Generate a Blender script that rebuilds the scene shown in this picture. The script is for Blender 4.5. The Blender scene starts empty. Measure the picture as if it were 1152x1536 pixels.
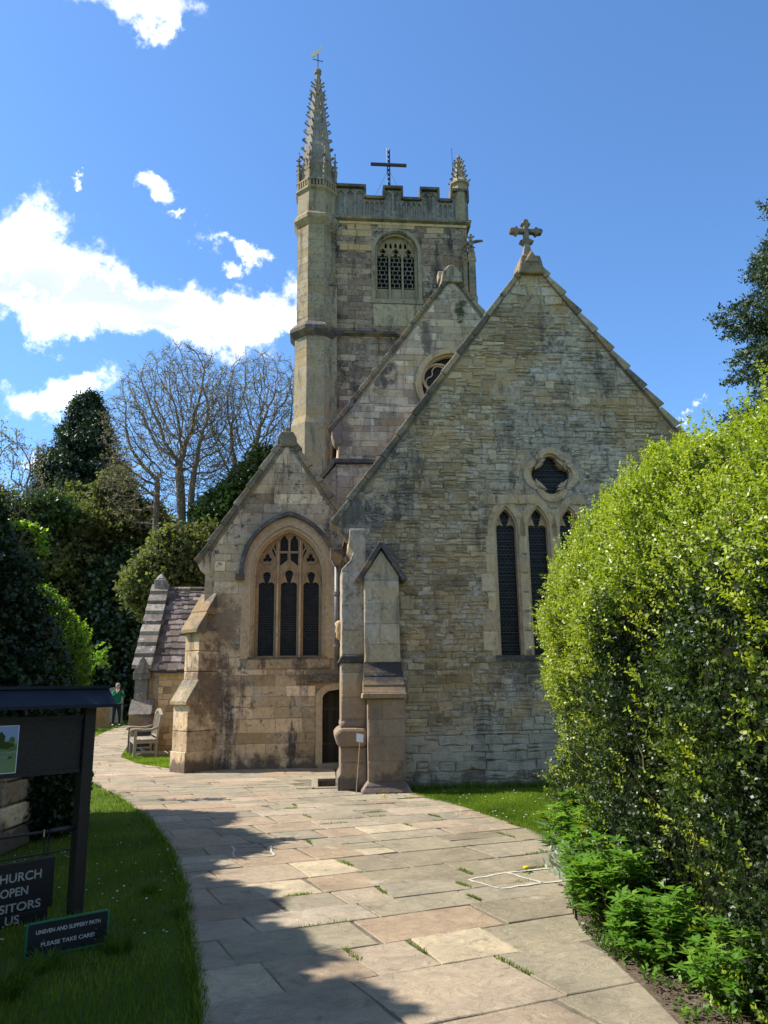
import bpy, bmesh, math, random
import numpy as np
from mathutils import Vector, Matrix, noise
from mathutils.geometry import tessellate_polygon
R_ = math.radians
rng = random.Random(7)
nrng = np.random.default_rng(11)
sc = bpy.context.scene
col = sc.collection

# ------------------------------------------------------------------ camera
PITCH, ROLL, CAMH, FPX = R_(12.55), R_(0.7), 1.68, 1154.0
cam_d = bpy.data.cameras.new('camera'); cam = bpy.data.objects.new('camera', cam_d); col.objects.link(cam)
r0 = Vector((1, 0, 0)); u0 = Vector((0, -math.sin(PITCH), math.cos(PITCH))); f0 = Vector((0, math.cos(PITCH), math.sin(PITCH)))
rr = r0*math.cos(ROLL) - u0*math.sin(ROLL); uu = u0*math.cos(ROLL) + r0*math.sin(ROLL)
m = Matrix.Identity(4)
for i in range(3):
    m[i][0] = rr[i]; m[i][1] = uu[i]; m[i][2] = -f0[i]
m[0][3], m[1][3], m[2][3] = 0, 0, CAMH
cam.matrix_world = m
cam_d.sensor_fit = 'VERTICAL'; cam_d.sensor_height = 24; cam_d.lens = 24*FPX/1536
cam_d.clip_start = 0.05; cam_d.clip_end = 1500
sc.camera = cam

# ------------------------------------------------------------------ light
SUN_EL = 48.0
sun_az = Vector((-0.996, 0.087, 0)).normalized()
to_sun = (sun_az*math.cos(R_(SUN_EL)) + Vector((0, 0, math.sin(R_(SUN_EL))))).normalized()
sd = bpy.data.lights.new('sun', 'SUN'); sun = bpy.data.objects.new('sun', sd); col.objects.link(sun)
sd.energy = 4.6; sd.angle = R_(0.53); sd.color = (1.0, 0.95, 0.86)
sun.rotation_euler = to_sun.to_track_quat('Z', 'Y').to_euler()
sun.location = (-30, 5, 40)

class NT:
    def __init__(s, nt): s.nt = nt; nt.nodes.clear()
    def n(s, typ, _o=0, **kw):
        nd = s.nt.nodes.new(typ); ins = kw.pop('i', {})
        for k, v in kw.items(): setattr(nd, k, v)
        for k, v in ins.items():
            sk = nd.inputs[k]
            if isinstance(v, bpy.types.NodeSocket): s.nt.links.new(v, sk)
            else: sk.default_value = v
        nd_o = nd.outputs
        return nd_o[_o] if _o is not None else nd
    def link(s, a, b): s.nt.links.new(a, b)
    def math(s, op, a, b=0.0, c=0.0, clamp=False):
        nd = s.nt.nodes.new('ShaderNodeMath'); nd.operation = op; nd.use_clamp = clamp
        for k, v in enumerate((a, b, c)):
            if isinstance(v, bpy.types.NodeSocket): s.nt.links.new(v, nd.inputs[k])
            else: nd.inputs[k].default_value = v
        return nd.outputs[0]
    def ramp(s, fac, stops, interp='LINEAR'):
        nd = s.nt.nodes.new('ShaderNodeValToRGB'); s.nt.links.new(fac, nd.inputs[0]); cr = nd.color_ramp
        cr.interpolation = interp
        while len(cr.elements) < len(stops): cr.elements.new(0.5)
        for e, (p, c) in zip(cr.elements, stops):
            e.position = p; e.color = (*c, 1) if len(c) == 3 else c
        return nd.outputs[0]
    def sstep(s, v, a, b):
        nd = s.nt.nodes.new('ShaderNodeMapRange'); nd.interpolation_type = 'SMOOTHSTEP'
        s.nt.links.new(v, nd.inputs[0]); nd.inputs[1].default_value = a; nd.inputs[2].default_value = b
        return nd.outputs[0]
    def noise(s, vec, scale, detail=4, rough=.55, dist=0.0):
        return s.n('ShaderNodeTexNoise', i={'Vector': vec, 'Scale': scale, 'Detail': detail, 'Roughness': rough, 'Distortion': dist})
    def mix(s, f, a, b, mode='MIX'):
        nd = s.nt.nodes.new('ShaderNodeMix'); nd.data_type = 'RGBA'; nd.blend_type = mode
        for sk, v in ((nd.inputs[0], f), (nd.inputs[6], a), (nd.inputs[7], b)):
            if isinstance(v, bpy.types.NodeSocket): s.nt.links.new(v, sk)
            else: sk.default_value = v if isinstance(v, (int, float)) else (*v, 1) if len(v) == 3 else v
        return nd.outputs[2]

world = bpy.data.worlds.new('World'); sc.world = world; world.use_nodes = True
W = NT(world.node_tree)
sky = W.n('ShaderNodeTexSky', sky_type='NISHITA', sun_disc=False, sun_elevation=R_(SUN_EL), sun_rotation=R_(-85.0),
          air_density=1.0, dust_density=0.35, ozone_density=3.0, altitude=60.0)
tc = W.n('ShaderNodeTexCoord', None).outputs['Generated']
sep = W.n('ShaderNodeSeparateXYZ', None, i={0: tc})
wv_ = W.n('ShaderNodeSeparateColor', None, i={0: W.n('ShaderNodeTexNoise', 1, i={'Vector': tc, 'Scale': 5.5, 'Detail': 8.0, 'Roughness': 0.66})})
az = W.math('MULTIPLY', W.math('ARCTAN2', sep.outputs[0], sep.outputs[1]), 57.2958)
el = W.math('MULTIPLY', W.math('ARCSINE', sep.outputs[2]), 57.2958)
az = W.math('ADD', az, W.math('MULTIPLY', W.math('SUBTRACT', wv_.outputs[0], .5), 22.0)); el = W.math('ADD', el, W.math('MULTIPLY', W.math('SUBTRACT', wv_.outputs[1], .5), 14.0))
# clouds: banks given by azimuth, elevation, width, height (degrees), roughened by noise; they go on round the sky, the last few added unseen to whiten the fill
CLOUDS = [(-23.1, 44.8, 8.0, 2.4, 1.25), (-19.4, 42.9, 2.7, 2.1, 1.0), (-19.3, 33.9, 3.1, 1.3, 1.105), (-12.8, 30.6, 4.0, 1.275, 0.806), (-16.8, 32.4, 2.6, 0.8, 0.5850000000000001), (-26.4, 27.900000000000002, 5.6, 2.8899999999999997, 1.4), (-20.4, 26.3, 6.5, 2.55, 1.5), (-12.9, 26.1, 6.8, 2.55, 1.5), (-24.6, 25.3, 4.2, 2.125, 1.3), (-8.7, 25.5, 3.2, 1.6, 0.9), (-25.8, 19.3, 5.6, 2.295, 1.4), (-26.6, 13.899999999999999, 3.0, 1.36, 0.9), (-24.9, 32.3, 1.3, 0.9, 0.4), (22.3, 18.5, 1.7, 1.1, 0.55), (3.4, 18.1, 2.1, 0.7, 0.0), (-48, 22, 14, 8, 1.4), (-70, 35, 18, 9, 1.3), (-95, 15, 20, 7, 1.3), (-125, 30, 22, 9, 1.3), (-60, 55, 14, 7, 1.0), (165, 25, 25, 9, 1.3), (120, 18, 20, 6, 1.0), (80, 12, 14, 4, 0.9), (100, 38, 26, 11, 1.3), (140, 55, 26, 10, 1.2), (-150, 50, 30, 11, 1.2), (-100, 60, 26, 9, 1.1), (60, 28, 14, 5, 0.8)]
warp = W.n('ShaderNodeTexNoise', None, i={'Vector': tc, 'Scale': 9.0, 'Detail': 9, 'Roughness': 0.62})
nA = warp.outputs[0]
nB = W.noise(tc, 30.0, 7, .62)
mask = None
for (a0, e0, ra, re, amp) in CLOUDS:
    dx = W.math('DIVIDE', W.math('SUBTRACT', az, a0), ra); dy = W.math('DIVIDE', W.math('SUBTRACT', el, e0), re)
    d = W.math('SQRT', W.math('ADD', W.math('MULTIPLY', dx, dx), W.math('MULTIPLY', dy, dy)))
    v = W.math('SUBTRACT', amp, W.math('MULTIPLY', d, 1.5))
    mask = v if mask is None else W.math('MAXIMUM', mask, v)
nC = W.noise(tc, 4.2, 5, .6)
rag = W.math('ADD', W.math('ADD', W.math('MULTIPLY', W.math('SUBTRACT', nA, .5), 2.8), W.math('MULTIPLY', W.math('SUBTRACT', nB, .5), 1.7)), W.math('MULTIPLY', W.math('SUBTRACT', nC, .5), 1.0))
dens = W.math('ADD', W.math('MULTIPLY', mask, 1.0), rag)
cl = W.math('MULTIPLY', W.sstep(dens, -0.15, 1.05), W.sstep(mask, -1.2, -.55))
shadeN = W.noise(W.n('ShaderNodeVectorMath', operation='MULTIPLY', i={0: tc, 1: (1, 1, 2.6)}), 3.2, 3, .5)
shade = W.math('MULTIPLY', W.sstep(dens, 0.35, 0.9), W.sstep(shadeN, 0.40, 0.54))
ccol = W.mix(shade, (1.0, 1.0, 1.0), (0.40, 0.45, 0.51))
bg1 = W.n('ShaderNodeBackground', i={0: W.mix(1.0, sky, (0.70, 0.95, 1.16), 'MULTIPLY'), 1: 0.118})
bg2 = W.n('ShaderNodeBackground', i={0: ccol, 1: 1.2})
mx = W.n('ShaderNodeMixShader', i={0: W.math('MULTIPLY', cl, 0.97), 1: bg1, 2: bg2})
W.n('ShaderNodeOutputWorld', None, i={'Surface': mx})
sc.view_settings.view_transform = 'Standard'; sc.view_settings.look = 'None'
sc.view_settings.gamma = 1.0; sc.view_settings.use_curve_mapping = False
sc.view_settings.exposure = 0.88
sc.render.engine = 'CYCLES'
sc.cycles.max_bounces = 7; sc.cycles.transparent_max_bounces = 4

# ------------------------------------------------------------------ materials
def newmat(name):
    mt = bpy.data.materials.new(name); mt.use_nodes = True
    return mt, NT(mt.node_tree)
def finish(N, colr, rough=.9, bump=None, bstr=.5, bdist=.01, spec=.3, **kw):
    ins = {'Base Color': colr, 'Roughness': rough, 'Specular IOR Level': spec}
    ins.update(kw)
    if bump is not None:
        ins['Normal'] = N.n('ShaderNodeBump', i={'Height': bump, 'Strength': bstr, 'Distance': bdist})
    p = N.n('ShaderNodeBsdfPrincipled', i={k: ((*v, 1) if isinstance(v, tuple) and len(v) == 3 and 'Color' in k else v) for k, v in ins.items()})
    N.n('ShaderNodeOutputMaterial', None, i={'Surface': p})
def tone(N): return N.n('ShaderNodeAttribute', 2, attribute_name='tone')
def pos(N): return N.n('ShaderNodeNewGeometry')
def vmul(N, v, s): return N.n('ShaderNodeVectorMath', operation='MULTIPLY', i={0: v, 1: s})

def stone_mat(name, cols, lichen=.35, dark=.35, pale=.0, green=0.0, ochre=.35, lowband=None, fine=1.0, bstr=.6, streak=.3, blotch=None):
    mt, N = newmat(name); P = pos(N); t = tone(N)
    big = N.noise(P, .55, 4, .6, .4); mid = N.noise(P, 2.3, 5, .62, .5); fin = N.noise(P, 14*fine, 6, .7); vfin = N.noise(P, 60*fine, 4, .7)
    tt = N.math('ADD', N.math('MULTIPLY', t, .42 if 'rubble' in name else .62), N.math('MULTIPLY', mid, .62 if 'rubble' in name else .42))
    c = N.ramp(tt, [(.15, cols[0]), (.42, cols[1]), (.62, cols[2]), (.9, cols[3])])
    if pale: c = N.mix(N.math('MULTIPLY', N.sstep(N.math('ADD', big, N.math('MULTIPLY', fin, .25)), .60, .72), pale), c, (.40, .36, .28))
    # per block value
    c = N.mix(.55 if 'rubble' in name else 1.0, c, N.ramp(t, [(0, (.62, .62, .62)), (.5, (.98, .98, .98)), (1, (1.30, 1.27, 1.2))]), 'MULTIPLY')
    # grain
    c = N.mix(.75, c, N.ramp(fin, [(.25, (.55, .55, .55)), (.5, (1, 1, 1)), (.78, (1.35, 1.33, 1.28))]), 'MULTIPLY')
    c = N.mix(.5, c, N.ramp(vfin, [(.3, (.6, .6, .6)), (.55, (1, 1, 1)), (.75, (1.3, 1.3, 1.3))]), 'MULTIPLY')
    # soot and algae
    st = N.noise(vmul(N, P, (1.6, 1.6, .32)), 1.5, 6, .68, .3)
    dk = N.math('MULTIPLY', N.sstep(N.math('ADD', st, N.math('MULTIPLY', fin, .22)), .63, .76), dark)
    c = N.mix(dk, c, (.055, .048, .04))
    sp = N.noise(P, 7.5, 7, .75)
    dk2 = N.math('MULTIPLY', N.sstep(N.math('ADD', sp, N.math('MULTIPLY', big, .35)), .72, .82), dark)
    c = N.mix(dk2, c, (.05, .043, .038))
    if ochre: c = N.mix(N.math('MULTIPLY', N.sstep(N.noise(vmul(N, P, (.8, .8, 1.6)), 1.1, 5, .62, .4), .47, .62), ochre), c, (.42, .27, .105))
    if green: c = N.mix(N.math('MULTIPLY', N.sstep(N.noise(P, 1.3, 5, .6), .5, .7), green), c, (.10, .105, .045))
    lv = N.noise(P, 19*fine, 8, .82, .6)
    lm = N.math('MULTIPLY', N.sstep(N.math('ADD', N.math('MULTIPLY', lv, .8), N.math('MULTIPLY', mid, .45)), .67, .76), lichen)
    c = N.mix(lm, c, (.42, .42, .38))
    sx = N.n('ShaderNodeSeparateXYZ', None, i={0: P})
    for (axis, lo, hi, clr, amt, ns) in (lowband or []):
        v = N.math('ADD', sx.outputs[axis], N.math('MULTIPLY', N.math('SUBTRACT', N.noise(P, ns, 5, .65), .5), 1.6))
        c = N.mix(N.math('MULTIPLY', N.sstep(v, lo, hi), amt), c, clr)
    for (x, z, rx, rz, clr, amt) in (blotch or []):
        dx = N.math('DIVIDE', N.math('SUBTRACT', sx.outputs[0], x), rx); dz = N.math('DIVIDE', N.math('SUBTRACT', sx.outputs[2], z), rz)
        d = N.math('SQRT', N.math('ADD', N.math('MULTIPLY', dx, dx), N.math('MULTIPLY', dz, dz)))
        v = N.math('ADD', N.math('SUBTRACT', 1.0, d), N.math('MULTIPLY', N.math('SUBTRACT', N.noise(P, 4.0, 6, .7), .5), 2.6))
        c = N.mix(N.math('MULTIPLY', N.sstep(v, .1, .75), amt), c, clr)
    c = N.mix(1.0, c, (.90, .88, .86) if name in ('tower_stone', 'tower_dressed_stone') else (1.22, 1.17, 1.23), 'MULTIPLY')
    b = N.math('ADD', N.math('MULTIPLY', fin, 1.0), N.math('MULTIPLY', vfin, .45))
    finish(N, c, .93, b, bstr, .02, .15)
    return mt

def plain_mat(name, colr, rough=.7, var=.3, scale=8., bstr=.3, spec=.3, metal=0.0, wood=False):
    mt, N = newmat(name); P = pos(N)
    if wood:
        P2 = vmul(N, P, wood if isinstance(wood, tuple) else (3, 3, .6)); n1 = N.noise(P2, scale*2, 6, .65, .6)
    else: n1 = N.noise(P, scale, 6, .65)
    k = N.math('ADD', n1, N.math('MULTIPLY', N.math('SUBTRACT', tone(N), .5), .35))
    c = N.ramp(k, [(.25, tuple(x*(1-var) for x in colr)), (.5, colr), (.8, tuple(min(1, x*(1+var)) for x in colr))])
    finish(N, c, rough, N.noise(P, scale*5, 4, .6), bstr, .004, spec, Metallic=metal)
    return mt

def leaf_mat(name, stops, trans=.45, rough=.38, spec=.5, tcol=None, nscale=1.2):
    mt, N = newmat(name); t = tone(N); P = pos(N)
    k = N.math('ADD', t, N.math('MULTIPLY', N.math('SUBTRACT', N.noise(P, nscale, 3, .6), .5), .35))
    c = N.ramp(k, stops)
    tc2 = N.mix(1.0, c, tcol or (1.5, 1.6, .6), 'MULTIPLY')
    p = N.n('ShaderNodeBsdfPrincipled', i={'Base Color': c, 'Roughness': rough, 'Specular IOR Level': spec})
    tr = N.n('ShaderNodeBsdfTranslucent', i={'Color': tc2})
    mx = N.n('ShaderNodeMixShader', i={0: trans, 1: p, 2: tr})
    N.n('ShaderNodeOutputMaterial', None, i={'Surface': mx})
    return mt

M = {}
RUB = [(0.159, 0.110, 0.062), (0.307, 0.220, 0.110), (0.403, 0.310, 0.176), (0.530, 0.440, 0.282)]
M['rubble'] = stone_mat('rubble_limestone', RUB, lichen=.8, dark=.65, pale=.55, green=.0, ochre=.42, bstr=.95,
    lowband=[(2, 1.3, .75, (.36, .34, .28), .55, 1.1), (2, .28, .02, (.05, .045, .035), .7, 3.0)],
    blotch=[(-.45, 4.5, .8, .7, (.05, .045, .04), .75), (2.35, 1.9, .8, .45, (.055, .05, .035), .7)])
M['mortar_rubble'] = stone_mat('rubble_mortar', [(0.170, 0.140, 0.088), (0.223, 0.185, 0.123), (0.265, 0.220, 0.150), (0.318, 0.270, 0.185)], lichen=.4, dark=.7, pale=.4, green=.2, bstr=.8)
ASH = [(0.307, 0.220, 0.119), (0.435, 0.325, 0.180), (0.509, 0.390, 0.229), (0.572, 0.450, 0.282)]
M['ashlar'] = stone_mat('aisle_ashlar', ASH, lichen=.6, dark=.95, pale=.35, ochre=.25, bstr=.5,
    lowband=[(2, .45, .1, (.06, .05, .038), .85, 2.0)],
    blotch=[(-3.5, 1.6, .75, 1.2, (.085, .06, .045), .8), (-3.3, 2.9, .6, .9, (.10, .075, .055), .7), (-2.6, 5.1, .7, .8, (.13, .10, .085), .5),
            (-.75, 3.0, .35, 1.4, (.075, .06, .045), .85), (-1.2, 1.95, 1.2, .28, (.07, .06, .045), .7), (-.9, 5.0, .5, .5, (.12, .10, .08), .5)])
M['dressed'] = stone_mat('dressed_stone', [(0.329, 0.225, 0.119), (0.403, 0.295, 0.163), (0.456, 0.345, 0.202), (0.498, 0.395, 0.246)], lichen=.25, dark=.4, bstr=.3)
M['tracery'] = stone_mat('tracery_stone', [(0.212, 0.140, 0.075), (0.265, 0.180, 0.097), (0.318, 0.220, 0.123), (0.360, 0.270, 0.158)], lichen=.2, dark=.3, bstr=.3)
M['towerst'] = stone_mat('tower_stone', [(0.187, 0.129, 0.094), (0.270, 0.184, 0.134), (0.343, 0.244, 0.179), (0.436, 0.322, 0.233)], lichen=1.0, dark=.9, pale=.25, fine=.55, ochre=.15, bstr=.7)
M['towerpl'] = stone_mat('tower_dressed_stone', [(0.254, 0.205, 0.136), (0.329, 0.270, 0.180), (0.392, 0.320, 0.216), (0.445, 0.370, 0.255)], lichen=.5, dark=.6, pale=.2, fine=.6, bstr=.5)
M['navest'] = stone_mat('nave_ashlar', [(0.265, 0.205, 0.132), (0.371, 0.290, 0.189), (0.445, 0.360, 0.238), (0.509, 0.420, 0.282)], lichen=.5, dark=.5, pale=.3, fine=.7, bstr=.5,
    blotch=[(-.0, 10.0, .45, 1.1, (.04, .036, .035), .85), (-1.1, 8.0, .55, 1.6, (.11, .075, .065), .75), (1.2, 11.0, .3, .7, (.05, .045, .04), .75), (2.2, 11.8, .22, .5, (.03, .04, .01), .95)])
M['coping'] = stone_mat('coping_stone', [(0.117, 0.100, 0.066), (0.170, 0.145, 0.097), (0.212, 0.180, 0.119), (0.265, 0.230, 0.158)], lichen=.6, dark=.7, green=.35, bstr=.7)
M['greyst'] = stone_mat('grey_weathered_stone', [(.12, .11, .092), (.165, .153, .127), (.21, .195, .16), (.27, .25, .205)], lichen=.6, dark=.8, pale=.1, fine=.6, ochre=.1, bstr=.7)
M['darkstone'] = stone_mat('weathered_dark_stone', [(.05, .047, .042), (.07, .065, .058), (.10, .09, .078), (.15, .14, .12)], lichen=.35, dark=.5, bstr=.7)
M['buttress'] = stone_mat('buttress_stone', [(0.233, 0.180, 0.106), (0.297, 0.240, 0.145), (0.350, 0.290, 0.180), (0.392, 0.330, 0.220)], lichen=.6, dark=.55, pale=.6, bstr=.6,
    lowband=[(2, 1.9, 1.2, (.15, .115, .085), .6, 1.4), (2, .35, .1, (.05, .045, .04), .7, 3.)])
M['slate'] = stone_mat('stone_slates', [(.075, .06, .05), (.105, .085, .07), (.135, .11, .092), (.18, .155, .13)], lichen=.4, dark=.5, ochre=.1, bstr=.8)
M['porchst'] = stone_mat('porch_stone', [(0.318, 0.210, 0.097), (0.382, 0.265, 0.132), (0.424, 0.300, 0.154), (0.466, 0.340, 0.185)], lichen=.15, dark=.3, bstr=.5)
M['grave'] = stone_mat('gravestone', [(0.127, 0.110, 0.075), (0.180, 0.155, 0.106), (0.233, 0.200, 0.132), (0.286, 0.250, 0.176)], lichen=.6, dark=.6, green=.3, bstr=.6)

# flagstones: sandstone and limestone slabs, colour per slab
mt, N = newmat('flagstones'); P = pos(N); t = tone(N)
n1 = N.noise(P, 1.7, 5, .6, .5); n2 = N.noise(P, 11, 6, .7, .6); n3 = N.noise(P, 90, 4, .7)
c = N.ramp(t, [(0, (.20, .17, .12)), (.22, (.27, .235, .165)), (.42, (.25, .22, .165)), (.58, (.30, .225, .155)), (.75, (.325, .265, .195)), (.93, (.33, .28, .215)), (1, (.42, .35, .235))])
c = N.mix(.8, c, N.ramp(n1, [(.3, (.72, .72, .72)), (.5, (1, 1, 1)), (.7, (1.2, 1.17, 1.12))]), 'MULTIPLY')
c = N.mix(.7, c, N.ramp(n2, [(.3, (.7, .7, .7)), (.5, (1, 1, 1)), (.75, (1.2, 1.2, 1.2))]), 'MULTIPLY')
c = N.mix(.6, c, N.ramp(n3, [(.3, (.65, .65, .65)), (.52, (1, 1, 1)), (.72, (1.25, 1.25, 1.25))]), 'MULTIPLY')
c = N.mix(N.math('MULTIPLY', N.sstep(N.noise(P, 5, 8, .75, .5), .56, .68), .6), c, (.11, .10, .07))
c = N.mix(N.math('MULTIPLY', N.sstep(N.noise(P, 2.2, 8, .8, .4), .58, .66), .5), c, (.40, .37, .29))
c = N.mix(1.0, c, (1.09, 1.05, .98), 'MULTIPLY')
b = N.math('ADD', N.math('MULTIPLY', N.noise(vmul(N, P, (1, 2, 1)), 4, 7, .62, 1.4), 2.6), N.math('MULTIPLY', n3, .35))
finish(N, c, .85, b, .75, .016, .25); M['flag'] = mt
M['mortar'] = plain_mat('pale_mortar', (.46, .42, .34), .9, .25, 20, .5)

mt, N = newmat('path_bed'); P = pos(N)
c = N.ramp(N.noise(P, 3, 6, .7), [(.35, (.13, .11, .08)), (.55, (.20, .17, .125)), (.64, (.12, .11, .06)), (.75, (.06, .08, .025))])
finish(N, c, .95, N.noise(P, 70, 5, .7), .8, .015, .1); M['bed'] = mt
mt, N = newmat('soil'); P = pos(N)
c = N.ramp(N.noise(P, 14, 8, .75), [(.3, (.09, .065, .042)), (.5, (.19, .145, .10)), (.7, (.33, .27, .19))])
finish(N, c, .95, N.noise(P, 45, 6, .75), 1.0, .04, .1); M['soil'] = mt
mt, N = newmat('lawn_ground'); P = pos(N)
c = N.ramp(N.math('ADD', N.math('MULTIPLY', N.noise(P, .9, 5, .6), .6), N.math('MULTIPLY', N.noise(P, 40, 5, .8), .5)),
           [(.35, (.06, .09, .012)), (.55, (.12, .17, .02)), (.75, (.18, .23, .04))])
finish(N, c, .9, N.noise(P, 60, 5, .8), 1.0, .04, .15); M['lawn'] = mt

M['grass'] = leaf_mat('grass_blades', [(0, (.035, .065, .010)), (.4, (.095, .155, .015)), (.8, (.19, .27, .028)), (1, (.30, .34, .08))], .5, .5, .3, nscale=2.5)
M['hedge'] = leaf_mat('box_leaves', [(0, (.010, .022, .008)), (.3, (.028, .052, .014)), (.52, (.085, .13, .022)), (.74, (.22, .28, .022)), (1, (.40, .44, .035))], .38, .40, .42, nscale=2.0, tcol=(1.35, 1.5, .5))
M['hedge2'] = leaf_mat('privet_leaves', [(0, (.02, .04, .012)), (.4, (.05, .10, .018)), (.75, (.20, .32, .02)), (1, (.36, .46, .04))], .55, .45, .3)
M['ivy'] = leaf_mat('ivy_leaves', [(0, (.008, .018, .007)), (.5, (.018, .036, .011)), (.85, (.05, .09, .018)), (1, (.11, .17, .03))], .22, .42, .35)
M['holly'] = leaf_mat('holly_leaves', [(0, (.012, .025, .010)), (.6, (.034, .062, .022)), (1, (.10, .15, .05))], .2, .33, .55)
M['olive'] = leaf_mat('olive_leaves', [(0, (.035, .040, .015)), (.5, (.11, .12, .045)), (1, (.25, .26, .11))], .38, .7, .12)
M['midgreen'] = leaf_mat('green_leaves', [(0, (.02, .038, .012)), (.5, (.05, .085, .02)), (1, (.14, .21, .035))], .35, .4, .4)
M['spring'] = leaf_mat('spring_leaves', [(0, (.05, .09, .02)), (.5, (.12, .20, .03)), (1, (.22, .34, .05))], .5, .4, .4)
M['conifer'] = leaf_mat('conifer_needles', [(0, (.008, .020, .010)), (.5, (.018, .038, .016)), (1, (.042, .068, .026))], .15, .5, .3)
M['cypress'] = leaf_mat('cypress_sprays', [(0, (.010, .022, .010)), (.5, (.026, .046, .018)), (1, (.065, .095, .032))], .2, .5, .3)
M['buds'] = leaf_mat('opening_buds', [(0, (.10, .09, .05)), (.5, (.19, .18, .095)), (1, (.30, .29, .15))], .4, .6, .2)
M['herb'] = leaf_mat('herb_leaves', [(0, (.05, .11, .02)), (.5, (.11, .23, .03)), (1, (.22, .36, .05))], .4, .4, .4)
M['silver'] = leaf_mat('silver_leaves', [(0, (.20, .25, .17)), (.5, (.30, .36, .26)), (1, (.40, .46, .34))], .2, .8, .1, (1., 1.1, .8))
M['dock'] = leaf_mat('dock_leaves', [(0, (.08, .15, .09)), (.5, (.13, .23, .14)), (1, (.2, .31, .19))], .3, .45, .4)
M['bark'] = plain_mat('tree_bark', (.19, .15, .115), .9, .5, 4, .8)
M['barkd'] = plain_mat('dark_twigs', (.035, .028, .02), .95, .4, 6, .6)
M['brownin'] = plain_mat('hedge_inside', (.012, .015, .007), .95, .6, 9, .8, spec=.05)
M['stem'] = plain_mat('plant_stem', (.16, .12, .06), .8, .4, 12, .3)
M['black'] = plain_mat('black_painted_wood', (.024, .020, .017), .6, .6, 5, .5, .35, wood=(3, 3, 9))
M['roofpaint'] = plain_mat('navy_painted_boards', (.011, .014, .022), .6, .5, 6, .4, .25)
M['iron'] = plain_mat('wrought_iron', (.02, .02, .021), .5, .3, 9, .4, .5)
M['steel'] = plain_mat('galvanised_steel', (.45, .45, .45), .35, .2, 12, .2, .5, metal=1.0)
M['lead'] = plain_mat('lead_pipe', (.10, .095, .09), .5, .3, 5, .3, .5)
M['bench'] = plain_mat('weathered_teak', (.27, .225, .165), .85, .3, 6, .4, .2, wood=(4, 4, 4))
M['door'] = plain_mat('dark_oak_boards', (.045, .033, .024), .75, .45, 4, .6, .3, wood=(8, 8, .6))
M['signblack'] = plain_mat('black_sign_face', (.014, .014, .016), .4, .2, 6, .2, .4)
M['signgreen'] = plain_mat('green_sign_edge', (.01, .16, .075), .45, .1, 6, .1, .4)
M['white'] = plain_mat('white_lettering', (.55, .55, .53), .6, .12, 30, .1, .3)
M['greylet'] = plain_mat('grey_white_lettering', (.42, .40, .36), .7, .25, 25, .1, .3)
M['paper'] = plain_mat('white_paper', (.75, .74, .78), .7, .08, 12, .1, .3)
M['wood'] = plain_mat('cane', (.32, .25, .16), .8, .2, 12, .2, .2)
M['cloth_green'] = plain_mat('green_jumper', (.015, .17, .10), .9, .2, 12, .4, .1)
M['jeans'] = plain_mat('dark_trousers', (.03, .032, .038), .9, .3, 12, .4, .1)
M['shoe'] = plain_mat('black_shoes', (.01, .01, .01), .5, .2, 12, .2, .3)
M['skin'] = plain_mat('skin', (.50, .30, .22), .6, .1, 12, .1, .4)
M['hair'] = plain_mat('grey_hair', (.35, .30, .25), .8, .2, 30, .4, .2)
M['yellow'] = plain_mat('dandelion_yellow', (.75, .50, .02), .7, .2, 30, .3, .2)
M['petal'] = plain_mat('daisy_white', (.75, .75, .72), .7, .1, 30, .1, .2)
M['gold'] = plain_mat('pale_gilt', (.72, .62, .45), .35, .15, 9, .1, .6)
M['socket'] = plain_mat('dark_backing', (.012, .011, .010), .9, .2, 5, .1, .1)
mt, N = newmat('leaded_glass'); P = pos(N)
w1 = N.n('ShaderNodeTexBrick', i={'Vector': N.n('ShaderNodeCombineXYZ', i={0: N.n('ShaderNodeSeparateXYZ', 0, i={0: P}), 1: N.n('ShaderNodeSeparateXYZ', 2, i={0: P})}),
      'Color1': (.006, .006, .007, 1), 'Color2': (.013, .013, .014, 1), 'Mortar': (.06, .058, .05, 1), 'Scale': 1.0, 'Mortar Size': .0035, 'Brick Width': .075, 'Row Height': .05, 'Mortar Smooth': .2})
dirt = N.noise(P, 5, 6, .7)
c = N.mix(N.math('MULTIPLY', N.sstep(dirt, .5, .75), .5), w1, (.045, .042, .036))
finish(N, c, .5, N.noise(P, 6, 3, .5), .35, .02, .15); M['glass'] = mt
# poster: a printed picture (blue sky, green trees and grass)
mt, N = newmat('poster_print'); P = N.n('ShaderNodeTexCoord', None).outputs['Object']
z = N.math('ADD', N.n('ShaderNodeSeparateXYZ', 2, i={0: P}), N.math('MULTIPLY', N.math('SUBTRACT', N.noise(P, 14, 3), .5), .12))
c = N.ramp(N.math('MULTIPLY', N.math('ADD', z, .17), 2.94), [(0, (.16, .22, .10)), (.38, (.12, .20, .09)), (.55, (.07, .13, .03)), (.66, (.16, .24, .06)), (.70, (.22, .30, .50)), (1, (.30, .34, .52))])
finish(N, N.mix(1.0, c, (1.1, 1.1, 1.1), 'MULTIPLY'), .35, spec=.4); M['poster'] = mt

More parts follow.
